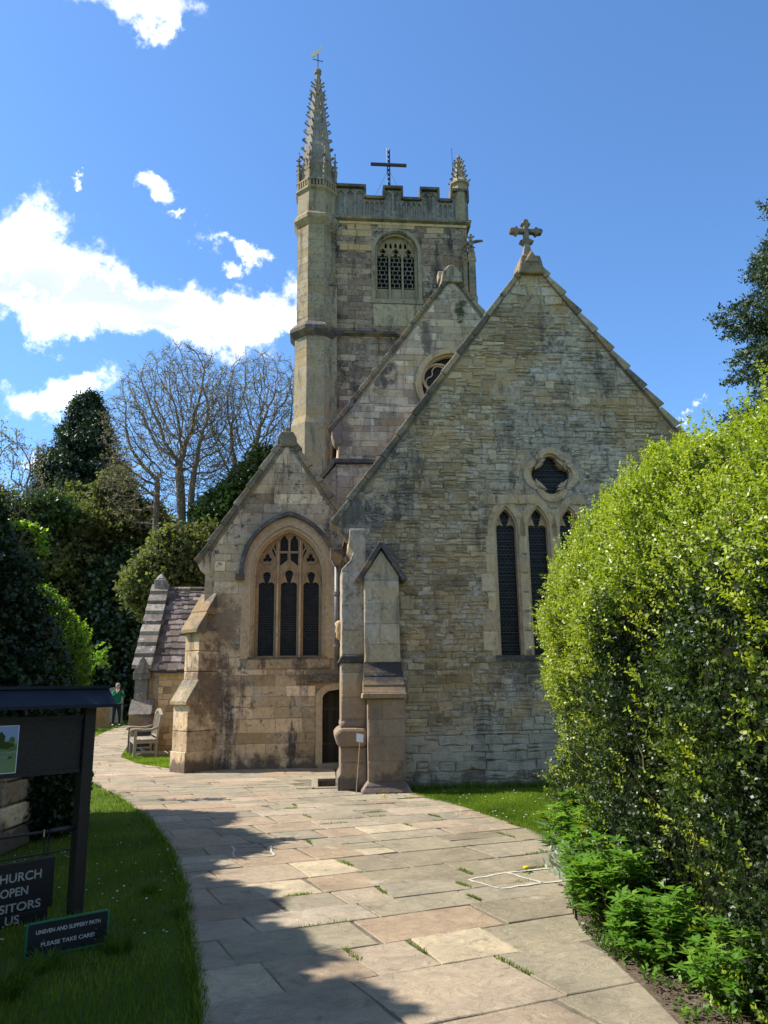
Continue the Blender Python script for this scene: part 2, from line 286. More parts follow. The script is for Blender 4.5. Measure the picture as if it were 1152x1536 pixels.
# ------------------------------------------------------------------ mesh helpers
class MB:
    def __init__(s): s.v = []; s.f = []; s.t = []
    def add(s, vs, fs, tone=.5):
        o = len(s.v); s.v.extend([tuple(p) for p in vs])
        for f in fs: s.f.append([i+o for i in f]); s.t.append(tone)
    def box(s, x0, x1, y0, y1, z0, z1, tone=.5):
        s.add([(x0,y0,z0),(x1,y0,z0),(x1,y1,z0),(x0,y1,z0),(x0,y0,z1),(x1,y0,z1),(x1,y1,z1),(x0,y1,z1)],
              [(3,2,1,0),(4,5,6,7),(0,1,5,4),(1,2,6,5),(2,3,7,6),(3,0,4,7)], tone)
    def obox(s, c, ax, ay, az_, hx, hy, hz, tone=.5):
        c = Vector(c); ax, ay, az_ = Vector(ax).normalized(), Vector(ay).normalized(), Vector(az_).normalized()
        vs = [c+ax*hx*i+ay*hy*j+az_*hz*k for k in (-1,1) for j in (-1,1) for i in (-1,1)]
        s.add(vs, [(2,3,1,0),(4,5,7,6),(0,1,5,4),(1,3,7,5),(3,2,6,7),(2,0,4,6)], tone)
    def prism(s, poly, w0, w1, tone=.5):   # poly in (a,z), CCW seen from the front (-w)
        n = len(poly)
        if area2(poly) < 0: poly = poly[::-1]
        vs = [(p[0], w0, p[1]) for p in poly]+[(p[0], w1, p[1]) for p in poly]
        s.add(vs, [tuple(range(n)), tuple(range(2*n-1, n-1, -1))]+[(i, i+n, (i+1) % n+n, (i+1) % n) for i in range(n)], tone)
    def plate(s, outline, holes, w0, w1, tone=.5, back=True):
        loops = [outline]+holes
        pts = [p for l in loops for p in l]
        tris = tessellate_polygon([[Vector((p[0], p[1], 0)) for p in l] for l in loops])
        n = len(pts); vs = [(p[0], w0, p[1]) for p in pts]+[(p[0], w1, p[1]) for p in pts]; fs = []
        for t in tris:
            a = area2([pts[i] for i in t])
            if abs(a) < 1e-9: continue
            t = tuple(t) if a > 0 else tuple(t[::-1])
            fs.append(t)
            if back: fs.append(tuple(i+n for i in t[::-1]))
        o = 0
        for k, l in enumerate(loops):
            m = len(l); ccw = area2(l) > 0
            for i in range(m):
                a, b = o+i, o+(i+1) % m
                q = (a, a+n, b+n, b)
                if (k == 0) != ccw: q = q[::-1]
                fs.append(q)
            o += m
        s.add(vs, fs, tone)
    def sweep(s, path, width, w0, w1, closed=False, tone=.5):
        n = len(path); L = []; Rr = []
        for i in range(n):
            p = Vector(path[i])
            a = Vector(path[(i-1) % n]) if (closed or i > 0) else p; b = Vector(path[(i+1) % n]) if (closed or i < n-1) else p
            d1 = (p-a); d2 = (b-p)
            if d1.length < 1e-7: d1 = d2
            if d2.length < 1e-7: d2 = d1
            d1.normalize(); d2.normalize(); t = (d1+d2)
            t = t.normalized() if t.length > 1e-6 else d1
            nn = Vector((-t.y, t.x)); k = width/2/max(.45, nn.dot(Vector((-d1.y, d1.x))))
            L.append(p+nn*k); Rr.append(p-nn*k)
        vs = [(p.x, w0, p.y) for p in L]+[(p.x, w0, p.y) for p in Rr]+[(p.x, w1, p.y) for p in L]+[(p.x, w1, p.y) for p in Rr]
        fs = []
        for i in range(n if closed else n-1):
            j = (i+1) % n
            fs += [(i, i+n, j+n, j), (i+2*n, j+2*n, j+3*n, i+3*n), (i, j, j+2*n, i+2*n), (i+n, i+3*n, j+3*n, j+n)]
        if not closed: fs += [(0, 2*n, 3*n, n), (n-1, 2*n-1, 4*n-1, 3*n-1)]
        s.add(vs, fs, tone)
    def tube(s, pts, rad, sides=6, tone=.5, caps=True):
        pts = [Vector(p) for p in pts]; n = len(pts)
        if not isinstance(rad, (list, tuple)): rad = [rad]*n
        vs = []; ref = None
        for i, p in enumerate(pts):
            t = (pts[min(i+1, n-1)]-pts[max(i-1, 0)])
            if t.length < 1e-9: t = Vector((0, 0, 1))
            t.normalize()
            if ref is None: ref = t.orthogonal().normalized()
            ref = (ref-t*ref.dot(t))
            ref = ref.normalized() if ref.length > 1e-6 else t.orthogonal().normalized()
            b = t.cross(ref)
            for k in range(sides):
                a = 2*math.pi*k/sides; vs.append(p+(ref*math.cos(a)+b*math.sin(a))*rad[i])
        fs = [(i*sides+k, i*sides+(k+1) % sides, (i+1)*sides+(k+1) % sides, (i+1)*sides+k) for i in range(n-1) for k in range(sides)]
        if caps: fs += [tuple(range(sides-1, -1, -1)), tuple((n-1)*sides+k for k in range(sides))]
        s.add(vs, fs, tone)
    def lathe(s, prof, cx, cy, sides=8, tone=.5, phase=0.0):
        vs = []
        for r, z in prof:
            for k in range(sides):
                a = 2*math.pi*(k+phase)/sides; vs.append((cx+r*math.cos(a), cy+r*math.sin(a), z))
        n = len(prof)
        fs = [(i*sides+k, i*sides+(k+1) % sides, (i+1)*sides+(k+1) % sides, (i+1)*sides+k) for i in range(n-1) for k in range(sides)]
        fs += [tuple(range(sides-1, -1, -1)), tuple((n-1)*sides+k for k in range(sides))]
        s.add(vs, fs, tone)
    def build(s, name, mat, parent=None, smooth=False, stuff=False, bevel=0):
        me = bpy.data.meshes.new(name); me.from_pydata(s.v, [], s.f)
        at = me.attributes.new('tone', 'FLOAT', 'FACE'); at.data.foreach_set('value', np.array(s.t, dtype=np.float32))
        if smooth: me.polygons.foreach_set('use_smooth', [True]*len(me.polygons))
        me.materials.append(mat); o = bpy.data.objects.new(name, me); col.objects.link(o)
        if parent is not None: o.parent = parent
        if stuff: o['kind'] = 'stuff'
        if bevel:
            b = o.modifiers.new('bevel', 'BEVEL'); b.width = bevel; b.segments = 2; b.limit_method = 'ANGLE'
        return o
def area2(p):
    return .5*sum(p[i][0]*p[(i+1) % len(p)][1]-p[(i+1) % len(p)][0]*p[i][1] for i in range(len(p)))
def clip_convex(sub, clip):   # clip polygon `sub` by convex polygon `clip`
    if area2(clip) < 0: clip = clip[::-1]
    out = list(sub); n = len(clip)
    for i in range(n):
        a, b = clip[i], clip[(i+1) % n]; src = out; out = []
        if not src: return []
        def side(p): return (b[0]-a[0])*(p[1]-a[1])-(b[1]-a[1])*(p[0]-a[0])
        for j in range(len(src)):
            p, q = src[j], src[(j+1) % len(src)]; sp, sq = side(p), side(q)
            if sp >= 0: out.append(p)
            if (sp >= 0) != (sq >= 0):
                t = sp/(sp-sq); out.append((p[0]+(q[0]-p[0])*t, p[1]+(q[1]-p[1])*t))
    return out
def bigmesh(name, verts, nv, mat, parent=None, tone=None, stuff=True):
    """verts (n*nv,3) -> n faces of nv corners each"""
    verts = np.ascontiguousarray(verts, dtype=np.float32).reshape(-1, 3); n = len(verts)//nv
    me = bpy.data.meshes.new(name); me.vertices.add(n*nv); me.vertices.foreach_set('co', verts.ravel())
    me.loops.add(n*nv); me.loops.foreach_set('vertex_index', np.arange(n*nv, dtype=np.int32))
    me.polygons.add(n); me.polygons.foreach_set('loop_start', np.arange(n, dtype=np.int32)*nv)
    try: me.polygons.foreach_set('loop_total', np.full(n, nv, dtype=np.int32))
    except Exception: pass
    at = me.attributes.new('tone', 'FLOAT', 'FACE')
    at.data.foreach_set('value', np.asarray(tone if tone is not None else nrng.random(n), dtype=np.float32))
    me.update(calc_edges=True); me.materials.append(mat)
    o = bpy.data.objects.new(name, me); col.objects.link(o)
    if parent is not None: o.parent = parent
    if stuff: o['kind'] = 'stuff'
    return o
def empty(name, loc=(0, 0, 0), rz=0.0):
    o = bpy.data.objects.new(name, None); col.objects.link(o); o.location = loc; o.rotation_euler = (0, 0, rz); o.empty_display_size = .2
    return o
def tag(o, label=None, cat=None, group=None, kind=None):
    if label: o['label'] = label
    if cat: o['category'] = cat
    if group: o['group'] = group
    if kind: o['kind'] = kind
    return o
def pointed(cx, hw, zs, za, n=8):     # pointed arch, left spring to right spring
    h = za-zs; r = (hw*hw+h*h)/(2*hw); pts = []
    a0 = math.pi; a1 = math.atan2(h, -(r-hw)) if True else 0
    cxl = cx-hw+r
    a1 = math.atan2(h, cx-cxl)
    for i in range(n+1):
        a = a0+(a1-a0)*i/n; pts.append((cxl+r*math.cos(a), zs+r*math.sin(a)))
    return pts+[(2*cx-p[0], p[1]) for p in pts[-2::-1]]
def archdoor(cx, hw, zb, zs, za, n=8): return [(cx-hw, zb)]+pointed(cx, hw, zs, za, n)+[(cx+hw, zb)]
def arc(cx, cz, r, a0, a1, n): return [(cx+r*math.cos(R_(a0+(a1-a0)*i/n)), cz+r*math.sin(R_(a0+(a1-a0)*i/n))) for i in range(n+1)]
def cusped(cx, hw, zb, zs, za):       # light with a trefoiled head, closed outline
    f = hw*.52
    left = [(cx-hw, zb), (cx-hw, zs)]+arc(cx-hw+f*.92, zs+f*.25, f*.95, 190, 50, 6)
    k = hw*.50; zt = za-k*1.15
    left += arc(cx, zt, k, 205, 120, 5)+[(cx-.12*hw, za-k*.25)]
    return left+[(cx, za)]+[(2*cx-p[0], p[1]) for p in left[::-1]]
def foil(cx, cz, R, n=4, lobes=.54, rot=0, m=7):
    pts = []; c = R*(1-lobes*.9)
    for k in range(n):
        th = rot+360/n*k; sp = 180/n+52
        lc = (cx+c*math.cos(R_(th)), cz+c*math.sin(R_(th)))
        pts += [(lc[0]+R*lobes*math.cos(R_(th-sp+2*sp*i/m)), lc[1]+R*lobes*math.sin(R_(th-sp+2*sp*i/m))) for i in range(m+1)]
    return pts
def inpoly(x, y, poly):
    x = np.asarray(x); y = np.asarray(y); r = np.zeros(x.shape, bool); n = len(poly)
    for i in range(n):
        x1, y1 = poly[i][:2]; x2, y2 = poly[(i+1) % n][:2]
        if y1 == y2: continue
        c = ((y1 > y) != (y2 > y)) & (x < (x2-x1)*(y-y1)/(y2-y1)+x1); r ^= c
    return r
def stone_shape(mb, poly, w, proud, tone, jit=.006, inset=.008, back=.03, shape=True):
    """one building stone: rough raised face, rounded arrises. poly in (a,z)"""
    if area2(poly) < 0: poly = poly[::-1]
    pts = []
    n = len(poly)
    for i in range(n):
        p, q = poly[i], poly[(i+1) % n]; L = math.dist(p, q)
        pts.append(p)
        if L > .14 and shape: pts.append(((p[0]+q[0])/2+rng.gauss(0, jit*.7), (p[1]+q[1])/2+rng.gauss(0, jit*.7)))
    n = len(pts); cx = sum(p[0] for p in pts)/n; cz = sum(p[1] for p in pts)/n
    outer = [(p[0]+rng.gauss(0, jit*.6), p[1]+rng.gauss(0, jit*.6)) for p in pts]
    inner = []
    for p in outer:
        d = math.hypot(p[0]-cx, p[1]-cz)+1e-6; k = max(0, 1-inset*1.4/d); inner.append((cx+(p[0]-cx)*k, cz+(p[1]-cz)*k))
    tx, tz = rng.gauss(0, .010), rng.gauss(0, .010)
    vs = [(p[0], w+back, p[1]) for p in outer]+[(p[0], w-proud*.45, p[1]) for p in outer]
    vs += [(p[0], w-proud+rng.gauss(0, jit*.35)+tx*(p[0]-cx)+tz*(p[1]-cz), p[1]) for p in inner]+[(cx, w-proud*1.15+rng.gauss(0, jit*.3), cz)]
    fs = []
    for i in range(n):
        j = (i+1) % n
        fs += [(i+n, j+n, j, i)[::-1], (i+2*n, j+2*n, j+n, i+n)[::-1], (i+2*n, j+2*n, 3*n)]
    mb.add(vs, fs, tone)
def courses(outline, z0, z1, hs, ls, gap, cuts=None, jit=.006, split=.0, x0=None, x1=None):
    """random coursed stones clipped to a convex outline; cuts(z)->list of (l,r) openings"""
    res = []; z = z0; xa = min(p[0] for p in outline); xb = max(p[0] for p in outline)
    while z < z1-.02:
        h = rng.uniform(*hs); zt = min(z+h, z1)
        a = xa-rng.uniform(0, ls[1])
        while a < xb:
            L = rng.uniform(*ls); b = a+L
            segs = [(a, b)]
            for (l, r) in (cuts((z+zt)/2) if cuts else []):
                ns = []
                for s in segs:
                    if s[1] <= l or s[0] >= r: ns.append(s)
                    else:
                        if s[0] < l-.04: ns.append((s[0], l))
                        if s[1] > r+.04: ns.append((r, s[1]))
                segs = ns
            for s in segs:
                parts = [(z, zt)]
                if rng.random() < split and zt-z > .09:
                    mz = z+(zt-z)*rng.uniform(.35, .65); parts = [(z, mz), (mz, zt)]
                for (pz, pt) in parts:
                    g = gap/2
                    q = [(s[0]+g, pz+g+rng.gauss(0, jit)), (s[1]-g, pz+g+rng.gauss(0, jit)), (s[1]-g+rng.gauss(0, jit), pt-g+rng.gauss(0, jit)), (s[0]+g+rng.gauss(0, jit), pt-g+rng.gauss(0, jit))]
                    c = clip_convex(q, outline)
                    if len(c) >= 3 and abs(area2(c)) > .0012: res.append(c)
            a = b
        z = zt
    return res
def lay(stones, w, parent, mat, name, stuffname, limit, vis, proud=(.004, .018), jit=.006, inset=.008, matfn=None, tonefn=None, shape=True):
    """largest visible stones as single parts, the rest as one joined part"""
    scored = sorted(stones, key=lambda p: -(abs(area2(p))*(1 if vis(sum(q[0] for q in p)/len(p), sum(q[1] for q in p)/len(p)) else 1e-4)))
    rest = MB()
    for i, p in enumerate(scored):
        cx = sum(q[0] for q in p)/len(p); cz = sum(q[1] for q in p)/len(p)
        t = min(1, max(0, tonefn(cx, cz) if tonefn else rng.gauss(.5, .22)))
        if i < limit and vis(cx, cz):
            mb = MB(); stone_shape(mb, p, w, rng.uniform(*proud), t, jit, inset, shape=shape); mb.build(name, mat, parent)
        else: stone_shape(rest, p, w, rng.uniform(*proud), t, jit, inset, shape=shape)
    if rest.v: rest.build(stuffname, mat, parent, stuff=True)
# ================================================================== CHURCH (local frame: a = right along the east walls, w = away, z = up)
CH_O = Vector((0, 13, 0)); CH_R = R_(5)
church = empty('church', CH_O, CH_R)
tag(church, 'old limestone village church with battlemented tower, spirelet and three steep gables', 'church')
E1 = Vector((math.cos(CH_R), math.sin(CH_R), 0)); E2 = Vector((-math.sin(CH_R), math.cos(CH_R), 0))
def chw(a, w, z=0): return CH_O+E1*a+E2*w+Vector((0, 0, z))
def project(p):
    p = Vector(p)-Vector((0, 0, CAMH)); d = p.dot(f0)
    return (576+FPX*p.dot(rr)/d, 768-FPX*p.dot(uu)/d)
E_ = church

# ---------- chancel gable (nearest)
APX, APZ = 2.85, 9.50
LE, RE = (-.80, 4.47), (6.75, 4.47)
gout = [(-.42, .0), (6.4, .0), (6.4, 4.75), (APX, APZ-.05), (-.70, 4.45), (-.42, 4.30)]
lancet = []
for cx, hw, zb, zs, za in [(2.14, .185, 2.12, 4.28, 4.66), (2.71, .185, 2.12, 4.28, 4.68), (3.28, .185, 2.12, 4.28, 4.66)]:
    lancet.append((cx, hw, zb, zs, za))
def lopen(c, g=0.0): cx, hw, zb, zs, za = c; return [(cx-hw-g, zb-g*.2), ]+[(p[0], p[1]) for p in pointed(cx, hw+g, zs, za+g*1.3)]+[(cx+hw+g, zb-g*.2)]
quat = foil(3.0, 5.28, .38)
wall = MB()
backing = [(-.42, -.15), (6.4, -.15), (6.4, 4.75), (APX, APZ-.05), (-.70, 4.45), (-.42, 4.30)]
wall.plate(backing, [lopen(c, .06) for c in lancet]+[foil(3.0, 5.28, .43)], 0.0, .55)
gw = wall.build('chancel_wall', M['mortar_rubble'], E_)
# side wall and roof body
b = MB(); b.box(-.42, .1, .55, 6.4, -.15, 4.4); b.box(5.9, 6.4, .55, 6.4, -.15, 4.6); b.build('side_wall', M['mortar_rubble'], E_)
b = MB()
for s, (ea, ez) in ((-1, (-.62, 4.5)), (1, (6.6, 4.6))):
    n = 22
    for i in range(n):
        t0, t1 = i/n, (i+1)/n+.012
        x0, z0 = ea+(APX-ea)*t0, ez+(APZ-.22-ez)*t0; x1, z1 = ea+(APX-ea)*t1, ez+(APZ-.22-ez)*t1
        b.add([(x0, .3, z0+.05), (x0, 6.4, z0+.05), (x1, 6.4, z1), (x1, .3, z1), (x0, .3, z0-.03), (x0, 6.4, z0-.03)], [(0, 1, 2, 3), (0, 4, 5, 1)], rng.random())
b.build('roof', M['slate'], E_)
def gcuts(z):
    r = []
    for cx, hw, zb, zs, za in lancet:
        if zb-.06 < z < za+.12:
            k = hw+.10 if z < zs else (hw+.10)*max(0, (za+.12-z)/(za+.12-zs))**.6
            if k > .02: r.append((cx-k, cx+k))
    d = abs(z-5.28)
    if d < .56: k = .56*math.sqrt(max(0, 1-(d/.56)**2)); r.append((3.0-k, 3.0+k))
    return r
def gvis(a, z):
    x, y = project(chw(a, 0, z))
    if y > 640 and x > 815+(max(0, 900-y)*.32): return False
    return True
def gtone(a, z): return rng.gauss(.5, .20)+.18*math.sin(a*1.3+z*2.1)*math.sin(z*1.7-a)
st = []
gbody = [(-.42, 0), (6.4, 0), (6.4, 4.42), (-.42, 4.42)]; gtri = [(-.66, 4.42), (6.62, 4.42), (APX, APZ-.04)]
bands = [(0.0, .9, (.11, .20), (.18, .55), .25), (.9, 2.3, (.08, .15), (.09, .36), .5), (2.3, 3.6, (.07, .13), (.07, .32), .6), (3.6, 5.0, (.06, .12), (.06, .32), .6),
         (5.0, 6.6, (.07, .14), (.07, .36), .6), (6.6, 7.6, (.09, .17), (.10, .42), .45), (7.6, 8.4, (.09, .17), (.12, .42), .45), (8.4, 9.4, (.16, .26), (.22, .50), .3)]
for z0, z1, hs, ls, sp in bands:
    if z0 < 4.42: st += courses(gbody, z0, min(z1, 4.42), hs, ls, .012, gcuts, .010, sp)
    if z1 > 4.42: st += courses(gtri, max(z0, 4.42), z1, hs, ls, .012, gcuts, .010, sp)
lay(st, 0.0, gw, M['rubble'], 'rubble_stone', 'small_rubble_stones', 300, gvis, (.002, .024), .009, .011, tonefn=gtone)
# dressed stone round the windows
fr = MB()
for c in lancet:
    cx, hw, zb, zs, za = c
    out = [(cx-hw-.06, zb)]+pointed(cx, hw+.06, zs, za+.09)+[(cx+hw+.06, zb)]
    fr.sweep([(cx-hw-.085, zb-.02)]+pointed(cx, hw+.085, zs, za+.12)+[(cx+hw+.085, zb-.02)], .13, -.018, .12)
    fr.sweep([(cx-hw-.015, zb)]+pointed(cx, hw+.015, zs, za+.02)+[(cx+hw+.015, zb)], .05, .02, .16)
fr.sweep(foil(3.0, 5.28, .43), .11, -.02, .12, closed=True); fr.sweep(foil(3.0, 5.28, .36), .05, .03, .16, closed=True)
fr.build('window_surround', M['dressed'], gw)
for k, c in enumerate(lancet):
    cx, hw, zb, zs, za = c
    g = MB(); g.plate(lopen(c, .05), [], .15, .17); wnd = g.build('lancet_window', M['glass'], E_)
    f = MB(); f.plate([(cx-hw-.06, zb-.02)]+pointed(cx, hw+.06, zs, za+.08)+[(cx+hw+.06, zb-.02)], [cusped(cx, hw-.004, zb, zs-.02, za-.02)], .10, .149); f.build('cusped_head', M['dressed'], wnd)
    bars = MB()
    z = zb+.10
    while z < za-.1:
        bars.tube([(cx-hw, .09, z), (cx+hw, .09, z)], .0022, 4); z += rng.choice((.07, .08, .15))
    bars.build('guard_wire', M['lead'], wnd)
    sl = MB(); sl.box(cx-hw-.10, cx+hw+.10, -.035, .15, zb-.09, zb-.005); sl.build('sill', M['darkstone'], wnd)
g = MB(); g.plate(foil(3.0, 5.28, .40), [], .15, .17); q = g.build('quatrefoil_window', M['glass'], E_)
bars = MB()
for i in range(6): bars.tube([(2.75, .10, 5.03+.09*i), (3.25, .10, 5.03+.09*i)], .0022, 4)
bars.build('guard_wire', M['lead'], q)
# dressed blocks between and above lancets
st = courses([(1.83, 4.72), (3.6, 4.72), (3.6, 4.92), (1.83, 4.92)], 4.72, 4.92, (.18, .2), (.35, .5), .012, gcuts)
for p in st: mb = MB(); stone_shape(mb, p, 0, .03, rng.uniform(.3, .7)); mb.build('dressed_block', M['dressed'], gw)
for zz in [2.2+.33*i for i in range(6)]:
    for (x0, x1) in ((2.355, 2.495), (2.925, 3.065), (1.66+rng.choice((0, .10)), 1.90)):
        mb = MB(); stone_shape(mb, [(x0, zz), (x1, zz), (x1, zz+.315), (x0, zz+.315)], 0, .022, rng.uniform(.35, .8)); mb.build('dressed_block', M['dressed'], gw)
# gable coping
def coping(p0, p1, w0, w1, th, n, name='coping_stone', mat='coping', parent=E_, step=.03, over=.0):
    d = Vector((p1[0]-p0[0], p1[1]-p0[1])); L = d.length; d.normalize(); nn = Vector((-d.y, d.x))
    if nn.y < 0: nn = -nn
    q0_, q1_ = Vector(p0), Vector(p1); bedm = MB(); bedm.prism([tuple(q0_-nn*.10), tuple(q1_-nn*.10), tuple(q1_+nn*.02), tuple(q0_+nn*.02)], w0+.055, w1-.02, .4); bedm.build('coping_bed', M['coping'], parent)
    t = 0
    for i in range(n):
        L1 = L/n; s0, s1 = i*L1+.006, (i+1)*L1-.006
        q0 = Vector(p0)+d*s0; q1 = Vector(p0)+d*s1; e = rng.uniform(-.012, .012)
        mb = MB(); lo = [q0+nn*(e-.02), q1+nn*(e-.02), q1+nn*(th+e-step*.3), q0+nn*(th+e+step*.7)]
        mb.prism([tuple(v) for v in lo], w0+rng.uniform(-.01, .01), w1, rng.random()); mb.build(name, M[mat], parent, bevel=.012)
coping((-.86, 4.36), (APX, APZ), -.05, .45, .075, 13, step=.02)
coping((6.8, 4.36), (APX, APZ), -.05, .45, .075, 14, step=.07)
# apex stone, cross
k = MB(); k.prism([(2.58, 9.18), (3.10, 9.18), (3.06, 9.40), (3.02, 9.56), (2.66, 9.56), (2.62, 9.40)], -.10, .45, .4); k.prism([(2.70, 9.40), (2.85, 9.66), (3.0, 9.40)], -.13, .3, .6); k.build('apex_stone', M['coping'], E_, bevel=.03)
k = MB(); w0, w1 = .06, .19
X = 2.83
k.prism([(X-.12, 9.5), (X+.12, 9.5), (X+.055, 9.85), (X+.045, 10.0), (X+.045, 10.3), (X-.045, 10.3), (X-.045, 10.0), (X-.055, 9.85)], w0, w1, .5)
k.prism([(X-.14, 9.95), (X, 10.03), (X+.14, 9.95), (X, 9.87)], w0-.01, w1+.01, .4)
for (dx, dz) in ((-1, 0), (1, 0), (0, 1)):
    def tr(u, v): return (X+dx*u*.88, 10.18+dx*v*.88) if dx else (X+v*.88, 10.18+u*.66)
    k.prism([tr(.0, -.042), tr(.17, -.042), tr(.22, -.11), tr(.26, -.065), tr(.35, -.052), tr(.375, 0), tr(.35, .052), tr(.26, .065), tr(.22, .11), tr(.17, .042), tr(0, .042)], w0+.005, w1-.005, .5)
k.build('gable_cross', M['coping'], E_, bevel=.01)
# kneeler at the left eave
k = MB(); k.prism([(-.84, 4.38), (-.45, 4.92), (-.33, 4.92), (-.33, 4.05), (-.52, 4.05), (-.66, 4.12), (-.76, 4.24)], -.035, .50, .45); k.build('kneeler', M['rubble'], E_, bevel=.02)
# ---------- chancel corner buttress on the left side (in line with the wall)
k = MB()
k.prism([(-.74, 2.12), (-.335, 2.12), (-.335, 4.25), (-.60, 4.25), (-.62, 3.95), (-.54, 3.84), (-.60, 3.70), (-.74, 3.55)], -.14, .75, .6); sb = k.build('side_buttress', M['buttress'], E_, bevel=.012)
k = MB(); k.prism([(-.80, 2.02), (-.335, 2.02), (-.335, 2.13), (-.74, 2.13)], -.19, .80, .3); k.build('string_course', M['darkstone'], sb, bevel=.015)
k = MB(); k.prism([(-.745, .98), (-.335, .98), (-.335, 2.02), (-.745, 2.02)], -.15, .78, .3); k.build('middle_stage', M['buttress'], sb, bevel=.012)
k = MB(); k.prism([(-.77, .98), (-.335, .98), (-.335, 1.12), (-.745, 1.12)], -.17, .80, .3); k.prism([(-.83, .78), (-.80, .70), (-.335, .70), (-.335, .99), (-.76, .99), (-.86, .90)], -.24, .86, .35); k.build('roll_moulding', M['buttress'], sb, bevel=.05)
k = MB(); k.prism([(-.80, -.1), (-.335, -.1), (-.335, .70), (-.755, .70), (-.755, .30), (-.80, .22)], -.17, .82, .3); k.build('plinth', M['buttress'], sb, bevel=.012)
# ---------- front buttress with gablet
def slab(poly, w0, w1, name, mat, par, tone=.5, bev=.012):
    mb = MB(); mb.prism(poly, w0, w1, tone); return mb.build(name, M[mat], par, bevel=bev)
fb = slab([(-.37, 1.95), (.215, 1.95), (.215, 3.42), (-.08, 3.86), (-.37, 3.42)], -.26, .03, 'front_buttress', 'buttress', E_, .75)
for s in (-1, 1):
    p0 = (-.08+s*.40, 3.34); p1 = (-.08, 3.98)
    mb = MB(); mb.sweep([p0, p1], .085, -.34, .04); mb.build('gablet_coping', M['darkstone'], fb, bevel=.01)
for i, (wf, zt, zb) in enumerate([(-.30, 2.02, 1.80), (-.37, 1.86, 1.66), (-.43, 1.72, 1.54)]):
    mb = MB(); x0, x1 = -.385-.01*i, .235+.015*i; wn = -.26-.055*i
    mb.add([(x0, .03, zt), (x1, .03, zt), (x1, wn, zt), (x0, wn, zt), (x0, wf-.06, zb), (x1, wf-.06, zb), (x1, .03, zb), (x0, .03, zb), (x0, wf-.06, zb-.03), (x1, wf-.06, zb-.03)],
           [(0, 3, 2, 1), (3, 4, 5, 2), (4, 8, 9, 5), (0, 7, 4, 3), (1, 2, 5, 6), (6, 7, 0, 1)], .2+.2*i)
    mb.build('weathering_slope', M['darkstone'], fb)
slab([(-.43, 1.45), (.285, 1.45), (.275, 1.53), (-.42, 1.53)], -.57, .03, 'string_course', 'coping', fb)
slab([(-.335, .16), (.255, .16), (.25, 1.45), (-.335, 1.45)], -.49, .03, 'lower_stage', 'buttress', fb, .25)
for (x0, x1, z0, z1, ww, nm) in ((-.333, .25, .2, 1.44, -.49, 'lower'), (-.365, .21, 2.04, 3.40, -.26, 'upper')):
    z = z0
    while z < z1-.05:
        zt = min(z1, z+rng.uniform(.24, .40)); xm = rng.choice((None, rng.uniform(x0+.2, x1-.2)))
        for (a_, b_) in ([(x0, x1)] if xm is None else [(x0, xm), (xm, x1)]):
            mb = MB(); stone_shape(mb, [(a_+.003, z+.003), (b_-.003, z+.003), (b_-.003, zt-.003), (a_+.003, zt-.003)], ww, rng.uniform(.006, .014), rng.uniform(.3, .7) if nm == 'lower' else rng.uniform(.55, .9), .004, .010); mb.build('buttress_block', M['buttress'], fb)
        z = zt
for (x0, x1, z0, z1, ww) in ((-.735, -.345, 2.14, 3.5, -.14), (-.74, -.345, 1.13, 2.0, -.15), (-.75, -.345, .05, .69, -.17)):
    z = z0
    while z < z1-.05:
        zt = min(z1, z+rng.uniform(.25, .42)); mb = MB(); stone_shape(mb, [(x0+.003, z+.003), (x1-.003, z+.003), (x1-.003, zt-.003), (x0+.003, zt-.003)], ww, rng.uniform(.006, .012), rng.uniform(.4, .8), .004, .010); mb.build('buttress_block', M['buttress'], sb)
        z = zt
mb = MB(); mb.add([(-.44, -.60, -.1), (.33, -.60, -.1), (.33, .03, -.1), (-.44, .03, -.1), (-.44, -.60, .05), (.33, -.60, .05), (.33, .03, .05), (-.44, .03, .05), (-.33, -.49, .2), (.25, -.49, .2), (.25, .03, .2), (-.33, .03, .2)],
       [(0, 1, 5, 4), (1, 2, 6, 5), (3, 0, 4, 7), (4, 5, 9, 8), (5, 6, 10, 9), (7, 4, 8, 11), (8, 9, 10, 11)], .3); mb.build('plinth', M['buttress'], fb, bevel=.01)
# far corner buttress at the right (mostly behind the hedge)
slab([(6.35, -.1), (6.9, -.1), (6.9, 2.9), (6.4, 3.5)], -.1, .7, 'side_buttress', 'buttress', E_)

# ---------- south aisle / chapel gable with the traceried window (left)
WA = 3.4
aout = [(-3.52, 0), (.3, 0), (.3, 4.4), (-1.82, 7.0), (-3.62, 4.25), (-3.46, 4.0), (-3.46, 3.0), (-3.52, 2.8)]
aclip = [(-3.47, -.02), (.2, -.02), (.2, 4.4), (-1.82, 6.95), (-3.50, 4.25)]
CX = -1.75
hole = archdoor(CX, .80, 2.16, 3.98, 5.02)
door = [(-1.04, .10), (-1.04, 1.38), (-.99, 1.47), (-.88, 1.55), (-.72, 1.59), (-.56, 1.55), (-.46, 1.47), (-.42, 1.38), (-.42, .10)]
wall = MB(); wall.plate([(p[0], p[1]-.12) if p[1] == 0 else p for p in aout], [hole, door], WA, WA+.6, tone=.5); aw = wall.build('aisle_wall', M['mortar_rubble'], E_)
mb = MB(); mb.box(-3.4, -2.9, WA+.6, 14, -.1, 4.0); mb.box(-3.55, -3.35, WA+.55, 14, 3.95, 4.15); mb.build('side_wall', M['navest'], E_)
mb = MB()
